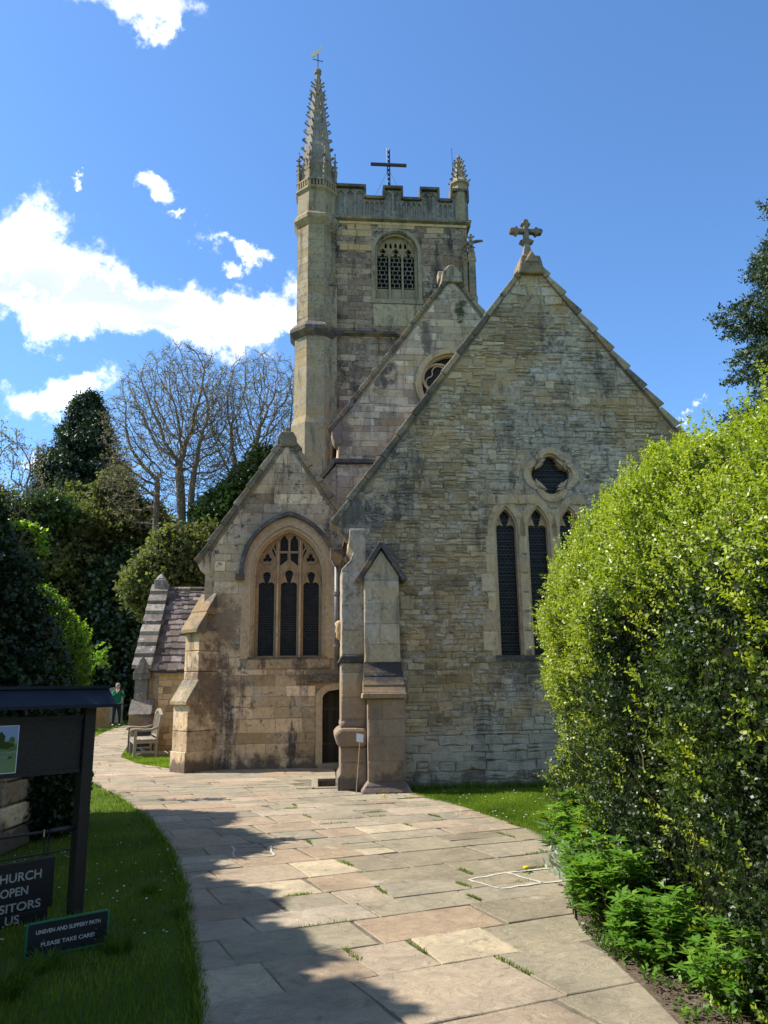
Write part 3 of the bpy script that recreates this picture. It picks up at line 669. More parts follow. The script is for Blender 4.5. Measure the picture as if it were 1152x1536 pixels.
for s, ea in ((-1, -3.62), (1, -.05)):
    for i in range(18):
        t0, t1 = i/18, (i+1)/18+.01; x0, z0 = ea+(-1.82-ea)*t0, 4.2+2.65*t0; x1, z1 = ea+(-1.82-ea)*t1, 4.2+2.65*t1
        mb.add([(x0, WA+.3, z0+.05), (x0, 14.5, z0+.05), (x1, 14.5, z1), (x1, WA+.3, z1), (x0, WA+.3, z0-.02), (x0, 14.5, z0-.02)], [(0, 1, 2, 3), (0, 4, 5, 1)], rng.random())
mb.build('roof', M['slate'], E_)
def acuts(z):
    r = []
    if 2.0 < z < 5.25:
        k = .97 if z < 4.0 else .97*max(0, (5.30-z)/1.30)**.62
        r.append((CX-k, CX+k))
    if 1.99 < z < 2.24: r.append((-2.72, -.80))
    if z < 1.75: r.append((-1.17, -.3))
    return r
st = courses(aclip, 0.02, 2.0, (.20, .32), (.38, .85), .009, acuts, .003) + courses(aclip, 2.0, 4.4, (.20, .30), (.34, .8), .009, acuts, .003) + courses(aclip, 4.4, 7.0, (.20, .27), (.34, .75), .008, acuts, .003)
def avis(a, z): return project(chw(a, WA, z))[0] < 512
lay(st, WA, aw, M['ashlar'], 'ashlar_block', 'small_ashlar_blocks', 300, avis, (.003, .012), .003, .006)
# splayed window surround, hood mould
f = MB(); base = lambda hw, zs, za, zb: [(CX-hw, zb)]+pointed(CX, hw, zs, za, 12)+[(CX+hw, zb)]
f.sweep(base(.885, 4.0, 5.12, 2.2), .19, WA-.016, WA+.10); f.sweep(base(.78, 3.98, 4.98, 2.2), .07, WA+.03, WA+.16); f.sweep(base(.73, 3.96, 4.93, 2.2), .05, WA+.10, WA+.26)
ws = f.build('window_surround', M['dressed'], aw)
f = MB(); path = [(CX-1.0, 3.92)]+pointed(CX, .99, 4.02, 5.27, 12)+[(CX+1.0, 3.92)]; f.sweep(path, .085, WA-.13, WA+.02)
f.box(CX-1.10, CX-.93, WA-.14, WA+.02, 3.84, 3.96); f.build('hood_mould', M['darkstone'], aw, bevel=.01)
T = MB()
lights = [cusped(-2.225, .165, 2.27, 3.72, 4.06), cusped(-1.75, .17, 2.27, 3.72, 4.10), cusped(-1.275, .165, 2.27, 3.72, 4.06)]
def topl(cx, zb, h, hw): return [(cx-hw, zb), (cx+hw, zb), (cx+hw, zb+h*.6)]+arc(cx+hw*.2, zb+h*.68, hw*.7, 0, 70, 4)+arc(cx, zb+h-hw*.5, hw*.5, -10, 190, 6)+arc(cx-hw*.2, zb+h*.68, hw*.7, 110, 180, 4)+[(cx-hw, zb+h*.6)]
holes = lights+[topl(-1.865, 4.50, .34, .085), topl(-1.645, 4.50, .34, .085),
    [(-1.95, 4.45), (-1.95, 4.17), (-1.86, 4.25), (-1.79, 4.30), (-1.79, 4.45)], [(-1.56, 4.45), (-1.72, 4.45), (-1.72, 4.30), (-1.65, 4.25), (-1.56, 4.17)],
    foil(-2.22, 4.34, .095, 3, .5, 90, 5), foil(-1.29, 4.34, .095, 3, .5, 90, 5),
    [(-2.13, 4.52), (-2.05, 4.36), (-2.04, 4.62), (-2.04, 4.68)], [(-1.38, 4.52), (-1.46, 4.68), (-1.46, 4.62), (-1.45, 4.36)]]
T.plate(base(.74, 3.96, 4.94, 2.2), holes, WA+.22, WA+.32)
wn = T.build('traceried_window', M['tracery'], E_)
f = MB()
for x in (-1.988, -1.512):
    f.prism([(x-.022, 2.24), (x+.022, 2.24), (x+.022, 3.8), (x-.022, 3.8)], WA+.15, WA+.24, .6)
    f.sweep([(x, 3.8), (x, 4.72)], .03, WA+.185, WA+.23)
f.build('mullion', M['dressed'], wn, bevel=.008)
f = MB(); f.sweep([(CX, 4.16), (CX, 4.9)], .03, WA+.185, WA+.23); f.sweep([(-1.96, 4.475), (-1.54, 4.475)], .03, WA+.19, WA+.23)
for x in (-2.225, -1.75, -1.275): f.sweep(pointed(x, .20, 3.74, 4.17, 5), .026, WA+.19, WA+.23)
for s in (-1, 1):
    f.sweep(arc(CX+s*.465, 4.35, .135, 0, 360, 12)[:-1], .024, WA+.19, WA+.23, closed=True)
    f.sweep([(CX+s*.24, 4.1), (CX+s*.27, 4.4), (CX+s*.36, 4.62), (CX+s*.47, 4.55)], .024, WA+.19, WA+.23)
f.build('tracery_bar', M['tracery'], wn)
f = MB(); f.plate(base(.74, 3.96, 4.94, 2.2), [], WA+.28, WA+.285); f.build('leaded_pane', M['glass'], wn)
f = MB(); f.prism([(-2.62, 2.0), (-.87, 2.0), (-.87, 2.20), (-2.56, 2.20)], WA-.03, WA+.2, .3); f.build('sill', M['ashlar'], wn, bevel=.01)
f = MB(); f.box(CX-.82, CX+.82, WA-.05, WA+.25, 2.20, 2.235); f.build('sill_ledge', M['darkstone'], wn)
# door
f = MB(); f.sweep([(door[0][0]-.05, .08)]+[(p[0]-.05 if p[0] < -.73 else p[0]+.05, p[1]+.05) for p in door[1:-1]]+[(door[-1][0]+.05, .08)], .14, WA-.02, WA+.16); dr0 = f.build('door_surround', M['dressed'], aw, bevel=.008)
f = MB(); f.prism([(-1.34, 1.72), (-.42, 1.72), (-.42, 1.86), (-1.30, 1.86)], WA-.08, WA+.03, .2); f.build('lintel_moulding', M['darkstone'], aw, bevel=.02)
dd = MB(); dd.plate(door, [], WA+.26, WA+.30, .4); dd = dd.build('side_door', M['door'], E_)
for i in range(5):
    f = MB(); x0 = -1.03+.125*i; top = 1.40 if i == 0 else 1.50; f.box(x0+.004, x0+.117, WA+.235, WA+.262, .12, top, rng.random()); f.build('door_plank', M['door'], dd)
f = MB()
for z in (.45, 1.15): f.box(-1.03, -.5, WA+.222, WA+.236, z, z+.045)
f.tube([(-.98, WA+.2, .82), (-.98, WA+.2, .90)], .012, 6); f.build('hinge', M['iron'], dd)
f = MB(); f.box(-1.12, -.36, WA-.10, WA+.3, -.05, .11); f.build('door_step', M['flag'], E_, bevel=.01)
# aisle gable coping, finial, kneeler
coping((-3.66, 4.20), (-1.82, 7.02), WA-.07, WA+.45, .09, 7)
coping((.03, 4.20), (-1.82, 7.02), WA-.07, WA+.45, .09, 8, step=.05)
f = MB(); f.prism([(-2.05, 6.78), (-1.6, 6.78), (-1.62, 6.98), (-1.70, 7.12), (-1.96, 7.12), (-2.04, 6.98)], WA-.09, WA+.5, .4)
f.prism([(-1.92, 7.1), (-1.74, 7.1), (-1.80, 7.27), (-1.86, 7.27)], WA+.05, WA+.2, .4); f.build('finial', M['coping'], E_, bevel=.02)
f = MB(); f.prism([(-3.66, 4.18), (-3.48, 4.46), (-3.30, 4.46), (-3.30, 4.0), (-3.46, 3.95), (-3.58, 4.02)], WA-.02, WA+.45, .5); f.build('kneeler', M['ashlar'], E_, bevel=.02)
# diagonal stepped buttress
dm = Matrix.Rotation(R_(45), 4, 'Z')
db = empty('diagonal_buttress'); db.parent = church; db.location = (-3.42, WA+.06, 0); db.rotation_euler = (0, 0, R_(-45))  # local x: outwards negative
def dstage(L, z0, z1, name='buttress_stage', tone=.5, hw=.24):
    f = MB(); f.box(-L, .15, -hw, hw, z0, z1, tone); return f.build(name, M['ashlar'], db, bevel=.012)
db.rotation_euler = (0, 0, R_(45))
dstage(.60, -.1, .42, tone=.6, hw=.245); dstage(.57, .42, .80, tone=.4); dstage(.57, .81, 1.36, tone=.7)
dstage(.36, 1.36, 1.95, tone=.5, hw=.235); dstage(.36, 1.96, 2.36, tone=.65, hw=.235); dstage(.36, 2.37, 2.78, tone=.45, hw=.235)
def weather(L0, L1, zb, zt, n, hw=.27):
    for i in range(n):
        t0, t1 = i/n, (i+1)/n
        a0, a1 = -(L0+(L1-L0)*t0), -(L0+(L1-L0)*t1); z0, z1 = zb+(zt-zb)*t0, zb+(zt-zb)*t1
        f = MB(); f.add([(a0-.02, -hw, z0), (a0-.02, hw, z0), (a1, hw, z1), (a1, -hw, z1), (a0-.02, -hw, z0-.07), (a0-.02, hw, z0-.07), (a1, hw, z0-.07), (a1, -hw, z0-.07)],
            [(0, 3, 2, 1), (0, 1, 5, 4), (0, 4, 7, 3), (1, 2, 6, 5), (4, 5, 6, 7), (2, 3, 7, 6)], rng.random()); f.build('weathering_stone', M['coping'], db, bevel=.008)
weather(.62, .36, 1.38, 1.80, 1); weather(.44, -.02, 2.80, 3.56, 2)
# rainwater pipe between aisle and chancel
f = MB(); f.tube([(-.80, .60, 1.9), (-.80, .60, 3.75)], .045, 10); rp = f.build('downpipe', M['lead'], E_, smooth=True)
f = MB(); f.prism([(-.85, 3.72), (-.75, 3.72), (-.70, 3.86), (-.70, 4.02), (-.92, 4.02), (-.92, 3.86)], .48, .70, .4); f.build('hopper_head', M['darkstone'], rp, bevel=.01)
f = MB()
for z in (2.3, 3.2): f.lathe([(.06, z), (.06, z+.06)], -.80, .60, 10)
f.build('pipe_collar', M['lead'], rp)
f = MB(); f.lathe([(.02, 2.42), (.05, 2.46), (.045, 2.52), (.06, 2.56), (.05, 2.64), (.07, 2.70), (.02, 2.74)], -.77, .40, 8); f.build('carved_corbel', M['dressed'], E_, smooth=True)

# ---------- low wall with string between the gables
f = MB(); f.box(-.72, 2.6, 5.0, 5.4, 3.5, 6.88); lw = f.build('parapet_wall', M['navest'], E_)
st = courses([(-.70, 5.0), (1.2, 5.0), (1.2, 6.86), (-.70, 6.86)], 5.0, 6.86, (.25, .36), (.4, .7), .012)
lay(st, 5.0, lw, M['navest'], 'parapet_block', 'small_parapet_blocks', 60, lambda a, z: True)
f = MB(); f.box(-.76, 2.6, 4.9, 5.45, 6.88, 7.0); f.build('string_course', M['darkstone'], lw, bevel=.02)
f = MB(); f.add([(-.76, 4.9, 7.0), (-.76, 5.4, 7.0), (-1.5, 5.4, 6.05), (-1.5, 4.9, 6.05), (-.76, 4.9, 6.85), (-.76, 5.4, 6.85), (-1.5, 5.4, 5.9), (-1.5, 4.9, 5.9)], [(0, 1, 2, 3), (0, 3, 7, 4), (4, 7, 6, 5), (0, 4, 5, 1)]); f.build('sloping_coping', M['coping'], lw)
f = MB(); f.prism([(-1.5, 5.0), (-.7, 5.0), (-.7, 6.86), (-1.5, 5.9)], 5.0, 5.35); f.build('raking_wall', M['navest'], lw)

# ---------- nave gable with the round window
WN = 6.5
nout = [(-.62, 0), (5.8, 0), (5.8, 8.1), (2.55, 12.75), (-.66, 8.3), (-.62, 7.9)]
wall = MB(); wall.plate(nout, [arc(2.5, 9.6, .90, 0, 360, 28)[:-1]], WN, WN+.6); nw = wall.build('nave_wall', M['mortar_rubble'], E_)
mb = MB(); mb.box(-.62, -.1, WN+.6, 15, 0, 8.2); mb.box(5.3, 5.8, WN+.6, 15, 0, 8.2); mb.build('side_wall', M['ashlar'], E_)
mb = MB(); mb.add([(-.75, WN+.3, 8.3), (-.75, 15, 8.3), (2.55, 15, 12.6), (2.55, WN+.3, 12.6), (5.9, 15, 8.3), (5.9, WN+.3, 8.3)], [(0, 1, 2, 3), (3, 2, 4, 5)]); mb.build('roof', M['slate'], E_)
def ncuts(z):
    d = abs(z-9.6)
    return [(2.5-math.sqrt(1.1-d*d), 2.5+math.sqrt(1.1-d*d))] if d < 1.04 else []
nclip = [(-.61, 6.9), (3.9, 6.9), (3.9, 10.75), (2.55, 12.7), (-.61, 8.28)]
st = courses(nclip, 6.9, 9.0, (.16, .28), (.3, .7), .012, ncuts, .004)+courses(nclip, 9.0, 12.7, (.17, .28), (.32, .7), .012, ncuts, .004)
def nvis(a, z):
    x, y = project(chw(a, WN, z)); return y < 388+(790-x)*1.34-10
lay(st, WN, nw, M['navest'], 'squared_block', 'small_squared_blocks', 300, nvis, (.004, .014), .004, .007)
f = MB(); f.sweep(arc(2.5, 9.6, .97, 0, 360, 32)[:-1], .15, WN-.05, WN+.15, closed=True); f.sweep(arc(2.5, 9.6, .87, 0, 360, 32)[:-1], .06, WN+.06, WN+.2, closed=True); f.build('window_surround', M['dressed'], nw)
f = MB(); f.plate(arc(2.5, 9.6, .92, 0, 360, 28)[:-1], [], WN+.24, WN+.26); rw = f.build('round_window', M['glass'], E_)
f = MB()
for k in range(3):
    th = 90+120*k; cx, cz = 2.5+.42*math.cos(R_(th+60)), 9.6+.42*math.sin(R_(th+60))
    f.sweep(arc(cx, cz, .43, 0, 360, 22)[:-1], .055, WN+.14, WN+.22, closed=True); f.sweep(foil(cx, cz, .37, 3, .5, th+240, 6), .03, WN+.17, WN+.22, closed=True)
f.build('tracery_bar', M['dressed'], rw)
coping((-.82, 8.22), (2.55, 12.86), WN-.05, WN+.45, .08, 12)
coping((5.9, 8.22), (2.55, 12.86), WN-.05, WN+.45, .08, 12, step=.05)
f = MB(); f.prism([(-.80, 8.22), (-.52, 8.58), (-.52, 7.86), (-.62, 7.82), (-.72, 7.9), (-.78, 8.04)], WN-.03, WN+.5, .4); f.build('kneeler', M['navest'], E_, bevel=.02)
f = MB(); f.prism([(2.25, 12.62), (2.85, 12.62), (2.82, 12.9), (2.62, 13.15), (2.48, 13.15), (2.28, 12.9)], WN-.1, WN+.45, .6); f.box(2.2, 2.36, WN+.1, WN+.4, 12.8, 13.06); f.build('apex_stone', M['towerpl'], E_, bevel=.03)

# ---------- tower
WT = 15.0
TL, TR = -1.05, 4.86
def face(a0, a1, z0, z1): return [(a0, z0), (a1, z0), (a1, z1), (a0, z1)]
BX = 1.94
bel = archdoor(BX, .86, 16.6, 18.7, 19.6)
wall = MB(); wall.plate(face(TL, TR, 0, 20.1), [bel], WT, WT+.7); tw = wall.build('tower_wall', M['towerst'], E_)
f = MB(); f.box(TL, TL+.6, WT+.7, WT+6.2, 0, 20.1); f.box(TR-.6, TR, WT+.7, WT+6.2, 0, 20.1); f.box(TL, TR, WT+5.7, WT+6.2, 0, 20.1); f.box(TL, TR, WT+.7, WT+5.7, 19.9, 20.2); f.build('tower_side', M['towerst'], E_)
def tcuts(z):
    if 16.5 < z < 19.7:
        k = .98 if z < 18.7 else .98*max(0, (19.8-z)/1.1)**.6
        return [(BX-k, BX+k)]
    return []
tc_ = face(TL, TR, 10.5, 20.0)
st = courses(face(TL, TR, 10.5, 15.0), 10.5, 15.0, (.16, .30), (.28, .7), .016, tcuts, .006)+courses(face(TL, TR, 15.3, 20.0), 15.3, 20.0, (.14, .30), (.25, .65), .016, tcuts, .006)
def tvis(a, z):
    x, y = project(chw(a, WT, z)); return y < 412+(677-x)*1.28-8
lay(st, WT, tw, M['towerst'], 'tower_stone', 'small_tower_stones', 300, tvis, (.005, .02), .006, .012, shape=False)
# patch of new pale blocks
for (x0, z0, x1, z1) in [(-.25, 19.35, .35, 19.62), (.37, 19.35, .95, 19.62), (-.05, 19.64, .25, 19.9), (.3, 19.64, .9, 19.9), (-.35, 18.72, -.02, 19.0), (.0, 18.72, .45, 18.98), (.47, 18.72, .95, 18.98), (3.2, 19.6, 3.9, 19.85), (1.2, 19.75, 2.7, 19.95)]:
    mb = MB(); stone_shape(mb, [(x0, z0), (x1, z0), (x1, z1), (x0, z1)], WT, .03, .6); mb.build('new_pale_block', M['porchst'], tw)
# belfry window
f = MB(); f.sweep([(BX-.94, 16.6)]+pointed(BX, .94, 18.7, 19.72, 12)+[(BX+.94, 16.6)], .14, WT-.05, WT+.12); f.sweep([(BX-.82, 16.6)]+pointed(BX, .82, 18.7, 19.55, 12)+[(BX+.82, 16.6)], .10, WT+.10, WT+.30); f.build('window_surround', M['towerpl'], tw)
lh = [cusped(BX+dx, .228, 17.2, 18.55, 19.0) for dx in (-.53, 0, .53)]
up = [[(BX+dx-.05, 19.02), (BX+dx+.05, 19.02), (BX+dx+.05, 19.2), (BX+dx, 19.27), (BX+dx-.05, 19.2)] for dx in (-.40, -.2, 0, .2, .40)]
f = MB(); f.plate([(BX-.8, 16.6)]+pointed(BX, .8, 18.7, 19.5, 10)+[(BX+.8, 16.6)], lh+up, WT+.26, WT+.36); bw = f.build('belfry_window', M['towerpl'], E_)
f = MB()
for x in (-.265, .265): f.prism(face(BX+x-.035, BX+x+.035, 16.62, 18.75), WT+.17, WT+.28)
for dx in (-.53, 0, .53): f.sweep(pointed(BX+dx, .235, 18.6, 19.02, 5), .035, WT+.22, WT+.27)
f.build('mullion', M['towerpl'], bw)
for dx in (-.53, 0, .53):      # pierced stone louvres: a lattice of small square openings
    f = MB()
    for r in range(9):
        z = 17.27+r*.19
        f.box(BX+dx-.2, BX+dx+.2, WT+.30, WT+.36, z, z+.03, .4)
        for c in (0, 1):
            x = BX+dx-.14+c*.2+(.0 if r % 2 else .06); f.box(x, x+.035, WT+.30, WT+.36, z+.03, z+.19, .4)
    f.build('pierced_louvre', M['greyst'], bw)
f = MB(); f.box(BX-.85, BX+.85, WT+.40, WT+.45, 16.5, 19.7); f.build('dark_backing', M['socket'], bw)  # near-black panel, the belfry's inner shade put into its colour
f = MB(); f.prism(face(BX-1.05, BX+1.05, 16.42, 16.6), WT-.06, WT+.3); f.prism(face(BX-.95, BX+.95, 15.45, 16.40), WT-.022, WT+.02, .8); f.build('sill', M['towerpl'], bw)
# strings, parapet, battlements
def string(z0, z1, out, name='string_course', mat='darkstone'):
    f = MB(); f.add([(TL-.1, WT-out, z0+.05), (TR+out, WT-out, z0+.05), (TR+out, WT-out, z1-.06), (TL-.1, WT-out, z1-.06), (TL-.1, WT+.02, z0-.05), (TR+.02, WT+.02, z0-.05), (TR+.02, WT+.02, z1+.04), (TL-.1, WT+.02, z1+.04)],
        [(0, 1, 2, 3), (0, 4, 5, 1), (3, 2, 6, 7), (1, 5, 6, 2)], .4)
    f.box(TR, TR+out, WT, WT+6.2, z0, z1); f.build(name, M[mat], tw)
string(15.0, 15.22, .16); string(20.02, 20.24, .18, mat='coping'); 
f = MB(); f.prism(face(TL, TR, 19.9, 20.02), WT-.05, WT+.1, .9); f.build('string_course', M['porchst'], tw)
PF = WT-.06
panels = []
xs = TL+.95
merl = [(-.55, .66), (1.50, 2.18), (3.02, 3.70), (4.30, TR+.06)]
cren = [(.66, 1.50), (2.18, 3.02), (3.70, 4.30)]
par = MB(); par.prism(face(TL, TR+.08, 20.24, 21.12), PF+.10, PF+.40); par.box(TR-.2, TR+.08, PF+.4, WT+6.2, 20.24, 21.12); par.box(TL, TR, WT+5.9, WT+6.2, 20.24, 21.12)
for (a, b2) in merl: par.prism(face(a, b2, 21.12, 21.58), PF+.10, PF+.40)
for i in range(5): par.box(TR-.2, TR+.08, WT+.9+1.2*i, WT+1.5+1.2*i, 21.12, 21.58)
for i in range(4): par.box(TL+.6+1.5*i, TL+1.3+1.5*i, WT+5.9, WT+6.2, 21.12, 21.58)
pp = par.build('parapet', M['greyst'], E_)
f = MB()
def panelrow(a0, a1, z0, z1, n):
    d = (a1-a0)/n; holes = []
    for i in range(n):
        c = a0+d*(i+.5); hw = d*.36; h = z1-z0
        holes.append([(c-hw, z0+.07), (c+hw, z0+.07), (c+hw, z1-.12-hw*.6)]+[(c+hw*.3, z1-.12), (c, z1-.05), (c-hw*.3, z1-.12)]+[(c-hw, z1-.12-hw*.6)])
    f.plate(face(a0, a1, z0, z1), holes, PF+.045, PF+.101)
panelrow(-.5, .66, 20.26, 21.5, 3)
for (a, b2) in cren: panelrow(a, b2, 20.26, 21.05, 4 if b2-a > .7 else 3)
for (a, b2) in merl[1:]: panelrow(a, b2, 20.26, 21.5, 2)
f.build('blind_panelling', M['greyst'], pp)
f = MB()
for (a, b2) in merl: f.prism(face(a-.07, b2+.07, 21.56, 21.68), PF-.06, PF+.45)
for (a, b2) in cren: f.prism(face(a+.07, b2-.07, 21.06, 21.18), PF-.06, PF+.45)
for (a, b2) in merl:
    for x in (a-.035, b2+.035): f.prism(face(x-.04, x+.04, 21.1, 21.56), PF-.05, PF+.42)
f.build('battlement_coping', M['darkstone'], pp)
# stair turret (octagonal) at the left, with crocketed spirelet
TX, TY, TRAD = -1.28, WT+.28, .80
OC = 1/math.cos(math.pi/8)
def octa(prof, name, mat, par, tone=.5, rad=None):
    f = MB(); f.lathe([(r*OC, z) for r, z in prof], TX, TY, 8, tone, .5); return f.build(name, M[mat], par)
tu = octa([(.90, 0), (.90, 11.2), (.82, 11.5), (.80, 14.75)], 'stair_turret', 'towerpl', E_)
octa([(.82, 14.72), (1.0, 14.95), (1.0, 15.1), (.80, 15.35)], 'string_course', 'darkstone', tu)
octa([(.745, 15.3), (.745, 19.6)], 'turret_stage', 'towerpl', tu)
octa([(.76, 19.55), (.90, 19.8), (.90, 19.95), (.78, 20.1), (.76, 20.15), (.76, 21.05), (.84, 21.15), (.84, 21.25), (.76, 21.33)], 'turret_parapet', 'towerpl', tu)
f = MB()
for k in range(8):     # courses cut into turret faces
    a0 = math.pi/4*k
    for z in np.arange(11.6, 21.0, .33):
        if 14.6 < z < 15.4 or 19.4 < z < 20.2: continue
        R = (.80 if z < 15 else .745)
        f.obox((TX+math.cos(a0)*(R+.004), TY+math.sin(a0)*(R+.004), z+.15), (-math.sin(a0), math.cos(a0), 0), (math.cos(a0), math.sin(a0), 0), (0, 0, 1), R*math.tan(math.pi/8)*.985, .006, .160, rng.uniform(.38, .62))
f.build('turret_blocks', M['towerpl'], tu, stuff=True)
sp = octa([(.70, 21.3), (.66, 21.9), (.57, 23.0), (.36, 24.9), (.23, 26.0), (.12, 26.9), (.09, 27.15), (.14, 27.2), (.15, 27.35), (.04, 27.5)], 'spirelet', 'greyst', tu)
f = MB()
def crocket(mb, x, y, z, dx, dy, s):
    c = Vector((x, y, z)); d = Vector((dx, dy, 0))
    mb.tube([c-d*s*.3, c+d*s*.55+Vector((0, 0, s*.15)), c+d*s*.85+Vector((0, 0, s*.55)), c+d*s*.62+Vector((0, 0, s*.72))], [s*.26, s*.24, s*.34, s*.14], 5, rng.random())
for k in range(8):
    a = math.pi/8+math.pi/4*k
    for z in np.arange(22.0, 26.9, .42):
        R = np.interp(z, [21.3, 21.9, 23, 24.9, 26, 26.9], [.70, .66, .57, .36, .23, .12])*OC
        crocket(f, TX+math.cos(a)*R, TY+math.sin(a)*R, z, math.cos(a), math.sin(a), .135)
f.build('crockets', M['greyst'], tu, stuff=True)
for k in range(8):      # little gables and pinnacles round the spire foot
    a = math.pi/4*k; c = Vector((TX+math.cos(a)*.60, TY+math.sin(a)*.60, 0)); tdir = Vector((-math.sin(a), math.cos(a), 0)); rd = Vector((math.cos(a), math.sin(a), 0))
    f = MB(); q = [c+tdir*t+Vector((0, 0, z)) for t, z in ((-.20, 21.3), (.20, 21.3), (.20, 21.9), (0, 22.75), (-.20, 21.9))]
    vs = [p+rd*.06 for p in q]+[p-rd*.12 for p in q]; f.add(vs, [(0, 1, 2, 3, 4), (5, 6, 1, 0), (1, 6, 7, 2), (2, 7, 8, 3), (3, 8, 9, 4), (4, 9, 5, 0)]); f.build('spire_gablet', M['coping'], tu)
    a2 = a+math.pi/8; c2 = (TX+math.cos(a2)*.80, TY+math.sin(a2)*.80)
    f = MB(); f.lathe([(.075, 21.2), (.075, 22.0), (.10, 22.05), (.05, 22.5), (.015, 23.0), (.04, 23.04), (.0, 23.12)], c2[0], c2[1], 4)
    for z in (22.15, 22.4, 22.65): 
        for q in range(4): crocket(f, c2[0], c2[1], z, math.cos(q*math.pi/2), math.sin(q*math.pi/2), .10)
    f.build('small_pinnacle', M['coping'], tu)
    f = MB()                                   # pierced cresting
    p0 = Vector((TX+math.cos(a-math.pi/8)*.84, TY+math.sin(a-math.pi/8)*.84, 0)); p1 = Vector((TX+math.cos(a+math.pi/8)*.84, TY+math.sin(a+math.pi/8)*.84, 0))
    for i in range(5):
        p = p0.lerp(p1, (i+.5)/5); f.obox(p+Vector((0, 0, 21.42)), p1-p0, rd, (0, 0, 1), .03, .04, .12)
    p = (p0+p1)/2; f.obox(p+Vector((0, 0, 21.57)), p1-p0, rd, (0, 0, 1), (p1-p0).length/2, .05, .035); f.build('cresting', M['towerpl'], tu)
for zz, s in ((26.1, .27), (25.35, .33)):       # lucarne-like rings near the tip
    f = MB()
    for q in range(4):
        a = q*math.pi/2; f.obox((TX+math.cos(a)*s*.75, TY+math.sin(a)*s*.75, zz), (math.cos(a), math.sin(a), 0), (-math.sin(a), math.cos(a), 0), (0, 0, 1), .10, .05, .13)
    f.build('spire_ring', M['coping'], tu)
wv = MB(); wv.tube([(TX, TY, 27.4), (TX, TY, 28.35)], .02, 6); wv.tube([(TX-.22, TY, 27.95), (TX+.22, TY-.05, 27.8)], .018, 5); vane = wv.build('weather_vane', M['iron'], E_)
f = MB(); f.prism([(TX-.28, 28.0), (TX-.10, 28.12), (TX+.02, 28.25), (TX+.14, 28.50), (TX+.16, 28.78), (TX+.05, 28.45), (TX-.05, 28.40), (TX-.18, 28.33), (TX-.29, 28.18)], TY-.02, TY+.02); f.build('weathercock', M['gold'], vane)
# pilaster strips with crocketed pinnacles against the tower corners
def buttress_strip(a, z0, z1, ztop, hw=.16, out=.22):
    f = MB(); f.prism(face(a-hw, a+hw, z0, z1), WT-out, WT+.02); s_ = f.build('tower_buttress', M['towerpl'], E_)
    f = MB(); f.add([(a-hw-.03, WT-out-.05, z1), (a+hw+.03, WT-out-.05, z1), (a+hw*.6, WT-.05, z1+.35), (a-hw*.6, WT-.05, z1+.35), (a-hw-.03, WT, z1), (a+hw+.03, WT, z1)], [(0, 1, 2, 3), (0, 3, 4), (1, 5, 2)]); f.build('weathering_stone', M['darkstone'], s_)
    f = MB(); f.lathe([(.11, z1), (.11, ztop-1.0), (.14, ztop-.95), (.02, ztop)], a, WT-.12, 4, phase=.5)
    for z in np.arange(ztop-.9, ztop-.1, .2):
        for q in range(4): crocket(f, a, WT-.12, z, math.cos(q*math.pi/2), math.sin(q*math.pi/2), .13)
    f.build('small_pinnacle', M['coping'], s_)
buttress_strip(-.62, 0, 17.0, 19.6); buttress_strip(-.72, 0, 11.2, 14.7, .22, .4); buttress_strip(4.72, 0, 16.2, 19.2)
f = MB(); f.obox((4.98, WT+.1, 8.4), (1, 0, 0), (0, 1, 0), (0, 0, 1), .2, .25, 8.4); f.build('corner_buttress', M['towerpl'], tw)
f = MB(); f.lathe([(.2, 16.8), (.2, 18.3), (.25, 18.35), (.03, 19.6)], 5.0, WT-.02, 4, phase=.5)
for z in np.arange(18.45, 19.5, .25):
    for q in range(4): crocket(f, 5.0, WT-.02, z, math.cos(q*math.pi/2), math.sin(q*math.pi/2), .16)
f.build('small_pinnacle', M['coping'], tw)
f = MB(); f.tube([(4.95, WT+.5, 19.5), (5.3, WT+.2, 19.45), (5.5, WT, 19.36)], [.09, .07, .05], 6); f.build('gargoyle', M['darkstone'], tw)
# right pinnacle
pn = MB(); pn.lathe([(.33, 20.2), (.33, 21.95), (.42, 22.0), (.42, 22.08), (.25, 22.3), (.10, 23.15), (.05, 23.3), (.09, 23.36), (.03, 23.5), (.0, 23.56)], 4.68, WT+.22, 8, phase=.5); pn = pn.build('pinnacle', M['towerpl'], E_)
f = MB()
for k in range(8):
    a = math.pi/8+k*math.pi/4
    for z in np.arange(22.15, 23.3, .24):
        R = np.interp(z, [22.08, 22.3, 23.15, 23.3], [.38, .25, .10, .05]); crocket(f, 4.68+math.cos(a)*R, WT+.22+math.sin(a)*R, z, math.cos(a), math.sin(a), .13)
f.build('crockets', M['coping'], pn, stuff=True)
f = MB(); f.tube([(4.42, WT+.3, 21.5), (4.42, WT+.3, 23.9)], .012, 4); f.build('lightning_rod', M['iron'], pn)
# timber lattice cross on the tower roof
f = MB(); cx, cy = 1.80, WT+1.2
for dx in (-.06, .06): f.tube([(cx+dx*.8, cy, 20.2), (cx+dx*.8, cy, 24.45)], .026, 5)
for i in range(18): f.obox((cx, cy, 20.5+.22*i), (1, 0, 0), (0, 1, 0), (0, 0, 1), .06, .03, .045)
tcx = f.build('rooftop_cross', M['iron'], E_)
f = MB(); f.obox((cx, cy, 23.62), (1, 0, 0), (0, 1, 0), (0, 0, 1), .78, .05, .055); f.build('cross_arm', M['iron'], tcx)
f = MB()
for s in (-1, 1): f.tube([(cx, cy, 23.4), (cx+s*1.0, cy, 21.2)], .006, 4)
f.build('stay_wire', M['iron'], tcx)

